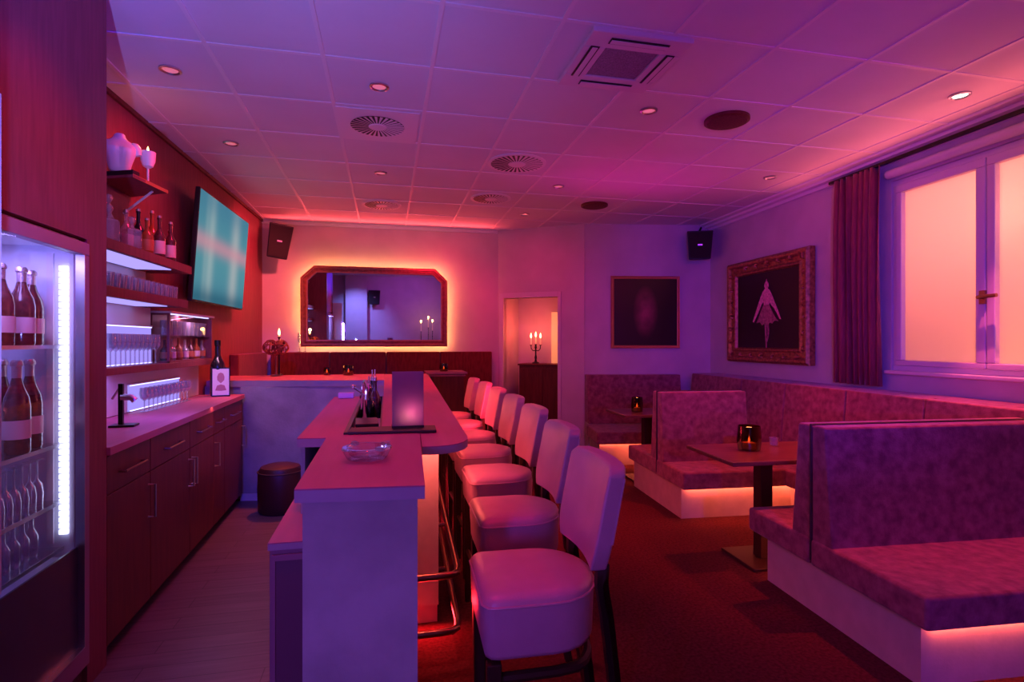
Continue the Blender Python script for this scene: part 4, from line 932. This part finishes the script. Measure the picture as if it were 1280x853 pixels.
g = MB(); lbox(g, Y0 + .002, Y0 + .006, .012, .112, Z0 + .012, Z1 - .015); g.build('side_pane', bpy.data.materials['fridge_glass'], gc)
g = MB(); lbox(g, Y0 + .03, Y1 - .03, .095, .11, Z1 - .008, Z1 - .001); g.build('led_strip', M['blueled'], gc)
area('cabinet_fill_light', (lw(5.19) + .105, 5.19, 1.733), (lw(5.19) + .06, 5.19, 1.37), (1, .45, .75), 5, .03, .85)  # hidden lamp added to brighten the cabinet's bottles and glasses
c0 = None
for k in range(10):
    y = 4.775 + .092 * k; loc = (lw(y) + .07, y, 1.572)
    if c0 is None:
        c0 = thing('shot_glass', 'slim glass on the upper tier of the glass cabinet', 'glass', loc, group='slim glasses on the upper cabinet tier')
        MB().lathe([(0, .003), (.024, .003), (.028, .12), (.025, .12), (.022, .012), (0, .012)], seg=14).build('body', M['rimglass'], c0)
    else: dup(c0, loc)
cbm = ['champagne', 'rimglass', 'amberglass', 'rimglass', 'champagne', 'amberglass', 'rimglass']
cbl = ['dark bottle at the near end of the cabinet\'s lower tier', 'clear bottle second from the near end of the cabinet\'s lower tier', 'amber bottle third from the near end of the cabinet\'s lower tier', 'clear bottle in the middle of the cabinet\'s lower tier',
       'dark bottle third from the far end of the cabinet\'s lower tier', 'amber bottle second from the far end of the cabinet\'s lower tier', 'clear bottle at the far end of the cabinet\'s lower tier']
for k in range(7):
    y = 4.79 + .13 * k; b = thing('liqueur_bottle', cbl[k], 'bottle', (lw(y) + .07, y, 1.374), group='bottles on the lower cabinet tier')
    g = MB(); bottle(g, .165 + .008 * (k % 3), .031, .01, seg=14, sh=.5); g.build('body', M[cbm[k]], b)
    MB().lathe([(.0318, .02), (.0318, .07)], seg=14).build('label', M['paper'] if k % 2 else M['redpaper'], b)
# spirits on the top bottle shelf
spec = [(3.62, .10, .26, .042, 'rimglass', 'round-shouldered clear decanter at the near end of the bottle shelf', 'dec'), (3.74, .18, .24, .045, 'rimglass', 'clear square decanter second on the bottle shelf', 'sq'),
        (3.86, .12, .33, .036, 'rimglass', 'tall clear bottle with a knobbed stopper on the bottle shelf', 'dec'), (3.97, .2, .22, .045, 'rimglass', 'squat clear square bottle in the middle of the bottle shelf', 'sq'),
        (4.08, .12, .28, .04, 'rimglass', 'clear bottle behind the squat square one on the bottle shelf', 'b'), (4.18, .2, .25, .038, 'amberglass', 'amber spirit bottle with an orange label on the bottle shelf', 'b'),
        (4.27, .11, .33, .04, 'darkglass', 'tall dark bottle behind the amber one on the bottle shelf', 'b'), (4.37, .2, .31, .036, 'champagne', 'reddish bottle with a pale label on the bottle shelf', 'b'),
        (4.45, .12, .36, .038, 'amberglass', 'tallest amber bottle near the far end of the bottle shelf', 'b'), (4.53, .21, .30, .034, 'champagne', 'slim reddish bottle next to last on the bottle shelf', 'b'), (4.62, .17, .26, .034, 'amberglass', 'small amber bottle at the far end of the bottle shelf', 'b')]
for y, d, h, r, m, l, k in spec:
    t = thing('decanter' if k != 'b' else 'spirit_bottle', l, 'bottle', (lw(y) + d, y, 2.106))
    g = MB()
    if k == 'sq':
        g.lathe([(0, 0), (r * 1.25, 0), (r * 1.3, .01), (r * 1.3, h * .55), (r * 1.1, h * .6), (.014, h * .66), (.014, h * .75), (0, h * .75)], seg=4); g.build('body', M[m], t, bevel=.004)
        MB().lathe([(.012, h * .75), (.012, h * .78), (.022, h * .86), (.02, h * .95), (0, h)], seg=12).build('stopper', M[m], t)
    elif k == 'dec':
        g.lathe([(0, 0), (r, 0), (r * 1.05, .02), (r, h * .5), (r * .5, h * .62), (.013, h * .7), (.016, h * .8), (0, h * .8)], seg=18); g.build('body', M[m], t)
        MB().lathe([(.01, h * .8), (.012, h * .83), (.024, h * .9), (.02, h * .97), (0, h)], seg=12).build('stopper', M[m], t)
    else:
        bottle(g, h * .95, r, .012, seg=16, sh=.55); g.build('body', M[m], t)
        MB().lathe([(.014, h * .93), (.014, h), (0, h)], seg=10).build('cap', M['foil'], t)
        MB().lathe([(r + .0008, h * .12), (r + .0008, h * .42)], seg=16).build('label', M['redpaper'] if m == 'amberglass' else M['paper'], t)
# top display shelf with bust and goblet
ts = thing('display_shelf', 'small topmost wall shelf carrying a white bust', 'shelf', (0, 0, 0))
g = MB(); g.prism([(lw(3.98) + .003, 3.98), (-1.535, 3.875), (-1.475, 4.25), (lw(4.42) + .003, 4.42)], 2.55, 2.568); g.build('board', M['veneer'], ts, bevel=.002)
g = MB(); g.tube([(-1.768, 4.31, 2.41), (-1.55, 4.2, 2.545)], .008); g.build('bracket', M['white'], ts)
g = MB(); g.prism([(-1.537, 3.872), (-1.472, 4.25), (-1.474, 4.252), (-1.539, 3.875)], 2.548, 2.57); g.build('edge', M['thingold'], ts)
g = MB(); g.prism([(lw(3.98) + .01, 3.985), (-1.545, 3.89), (-1.53, 3.95), (lw(4.1) + .01, 4.1)], 2.569, 2.6); tr_ = tag(g.build('display_plinth', M['black'], bevel=.003), 'thin dark plinth under the white bust', 'plinth')
bu = thing('bust', 'white headless torso bust on the topmost shelf', 'sculpture', (-1.665, 4.0, 2.601), math.radians(22))
g = MB(); rings = []
for z, rx, ry, ox, oy in [(z_, rx_ * (.84 if z_ < .2 else .8), ry_ * .85, ox_, oy_) for z_, rx_, ry_, ox_, oy_ in ((0, .066, .045, 0, 0), (.03, .07, .05, 0, 0), (.08, .085, .066, 0, -.006), (.12, .105, .078, 0, -.014), (.15, .112, .08, 0, -.012), (.175, .118, .066, .0, -.002), (.195, .108, .05, 0, .004), (.21, .062, .04, 0, .006), (.23, .04, .036, 0, .004), (.25, .038, .034, .002, 0), (.256, .02, .018, .004, 0))]:
    rings.append([g.bm.verts.new((ox + rx * math.cos(a) * (1 + .02 * math.sin(3 * a)), oy + ry * math.sin(a) - (.016 if .07 < z < .16 and math.sin(a) < -.2 and abs(abs(math.cos(a)) - .5) < .3 else 0), z)) for a in [2 * PI * k / 28 for k in range(28)]])
for a, b in zip(rings, rings[1:]):
    for k in range(28): g.face([a[k], a[(k + 1) % 28], b[(k + 1) % 28], b[k]])
g.face(rings[0][::-1]); g.face(rings[-1])
g.build('torso', M['white'], bu, sub=1)
for s_ in (-1, 1):
    MB().lathe([(0, -.045), (.022, -.04), (.033, -.015), (.036, .01), (.028, .032), (.012, .042), (0, .044)], seg=14).build('shoulder', M['white'], bu, (s_ * .083, 0, .165), rot=(0, s_ * -.35, 0))
    MB().lathe([(0, -.03), (.022, -.022), (.031, 0), (.024, .02), (0, .03)], seg=14).build('chest', M['white'], bu, (s_ * .036, -.052, .125))
gb = thing('goblet_candle', 'white goblet holding a lit candle beside the bust', 'goblet', (-1.54, 4.1, 2.569))
MB().lathe([(0, 0), (.03, 0), (.028, .008), (.007, .016), (.006, .10), (.03, .115), (.042, .15), (.046, .21), (.043, .21), (.039, .155), (0, .13)], seg=20).build('cup', M['white'], gb)
c = MB().lathe([(0, .13), (.02, .13), (.02, .205), (0, .205)], seg=12).build('candle', M['wax'], gb)
g = MB(); flame(g, 0, 0, .205, .9); g.build('flame', M['flame'], c)
point('goblet_light', (-1.55, 4.09, 2.83), (1, .3, .12), .5, .02)
# things on the worktop
jr = thing('lever_corkscrew', 'dark lever corkscrew stand at the near end of the worktop', 'corkscrew', (-1.515, 3.66, 1.027), .1)
g = MB(); g.box(-.05, .08, -.05, .05, 0, .012); g.build('base', M['blackmetal'], jr, bevel=.003)
g = MB(); g.box(-.012, .012, -.012, .012, .012, .25); g.build('post', M['blackmetal'], jr)
g = MB(); g.tube([(0, 0, .17), (.05, 0, .17), (.07, 0, .15)], .02, 12); g.tube([(0, 0, .24), (-.05, .02, .16)], .007); g.build('lever_head', M['steel'], jr)
j2 = thing('ice_jar', 'glass jar with a metal rim beside the lever corkscrew', 'jar', (-1.58, 3.48, 1.027))
MB().lathe([(0, .003), (.045, .003), (.052, .02), (.055, .12), (.051, .12), (.047, .022), (0, .012)], seg=18).build('jar', M['rimglass'], j2)
MB().lathe([(.056, .115), (.058, .125), (.05, .145), (.02, .152), (0, .153)], seg=18).build('lid', M['copper'], j2)
bd = thing('display_bottle', 'large black wine bottle at the far end of the worktop', 'bottle', (-1.52, 5.58, 1.027))
g = MB(); g.lathe([(0, 0), (.06, 0), (.064, .01), (.064, .26), (.055, .30), (.033, .345), (.024, .37), (.023, .49), (.026, .492), (.026, .51), (0, .512)], seg=22); g.build('body', M['darkglass'], bd)
MB().lathe([(.0265, .46), (.0268, .512), (0, .514)], seg=16).build('capsule', M['blackmetal'], bd)
pf_ = thing('photo_frame', 'small tilted picture frame leaning against the black bottle', 'picture frame', (-1.465, 5.47, 1.028), rot=(math.radians(-14), 0, math.radians(15)))
g = MB(); g.box(-.075, .075, -.006, .006, 0, .01); g.box(-.075, .075, -.006, .006, .255, .265); g.box(-.075, -.067, -.006, .006, .01, .255); g.box(.067, .075, -.006, .006, .01, .255); g.build('frame', M['blackmetal'], pf_)
g = MB(); g.box(-.067, .067, -.003, .003, .01, .255); ph = g.build('print', mat('photo_print', (.85, .8, .85), .4, emit=(.5, .4, .8), es=0), pf_)
g = MB(); g.lathe([(0, 0), (.028, .03), (.03, .06), (.02, .09), (0, .1)], 0, -.0035, .12, 14, sy=.02); g.lathe([(0, 0), (.045, .005), (.03, .05), (0, .06)], 0, -.0035, .05, 14, sy=.02); g.build('print_portrait', mat('print_tone', (.45, .2, .28), .5), ph)

# ------------------------------------------------------------------ television
tv = thing('television', 'large wall television showing a blurred teal picture', 'television', (-1.62, 5.235, 1.875), rot=(0, 0, 0))
lean = math.radians(7); ty = Vector((.030, 1, 0)).normalized()
tv.matrix_world = Matrix.Translation((-1.625, 5.215, 1.875)) @ Matrix.Rotation(math.atan2(1, .037), 4, 'Z') @ Matrix.Rotation(math.radians(4.0), 4, 'X')
TW, TH = 1.47, .985
g = MB(); g.box(0, TW, .0, .04, 0, TH); g.build('housing', M['black'], tv, bevel=.006)
g = MB(); g.box(.014, TW - .014, -.003, -.0005, .018, TH - .012); g.build('screen', M['screen'], tv)
g = MB(); g.box(.5, .97, .041, .07, .35, .65); g.build('wall_mount', M['blackmetal'], tv)

# ------------------------------------------------------------------ the unseen end of the room, shown by the mirror
g = MB(); g.box(-1.22, -.58, -2.19, -1.9, 0, CZ - .001); struct(g.build('wall_pillar', M['plaster']))
cs = thing('console_table', 'narrow console table by the entrance wall, seen in the mirror', 'table', (1.25, -1.6, 0))
g = MB(); g.box(-.4, .4, -.15, .15, 1.05, 1.08); g.build('top', M['darkwood'], cs, bevel=.003)
for x in (-.37, .37):
    for y in (-.13, .13): g = MB(); g.box(x - .02, x + .02, y - .02, y + .02, 0, 1.05); g.build('leg', M['darkwood'], cs)
for x, hs, l in ((1.05, .38, 'tall lit candlestick reflected at the left of the mirror trio'), (1.27, .5, 'tallest lit candlestick reflected in the mirror trio'), (1.40, .4, 'tall lit candlestick reflected at the right of the mirror trio')):
    taper(x, -1.6, 1.081, hs, .26, l, 1.0)
loudspeaker((-.36, -2.02, 2.5), (0, 0, PI), .36, .2, .44, 'black loudspeaker on the entrance wall, reflected in the mirror', [(0, .1, 0), (0, .14, .05), (0, .17, .08)])
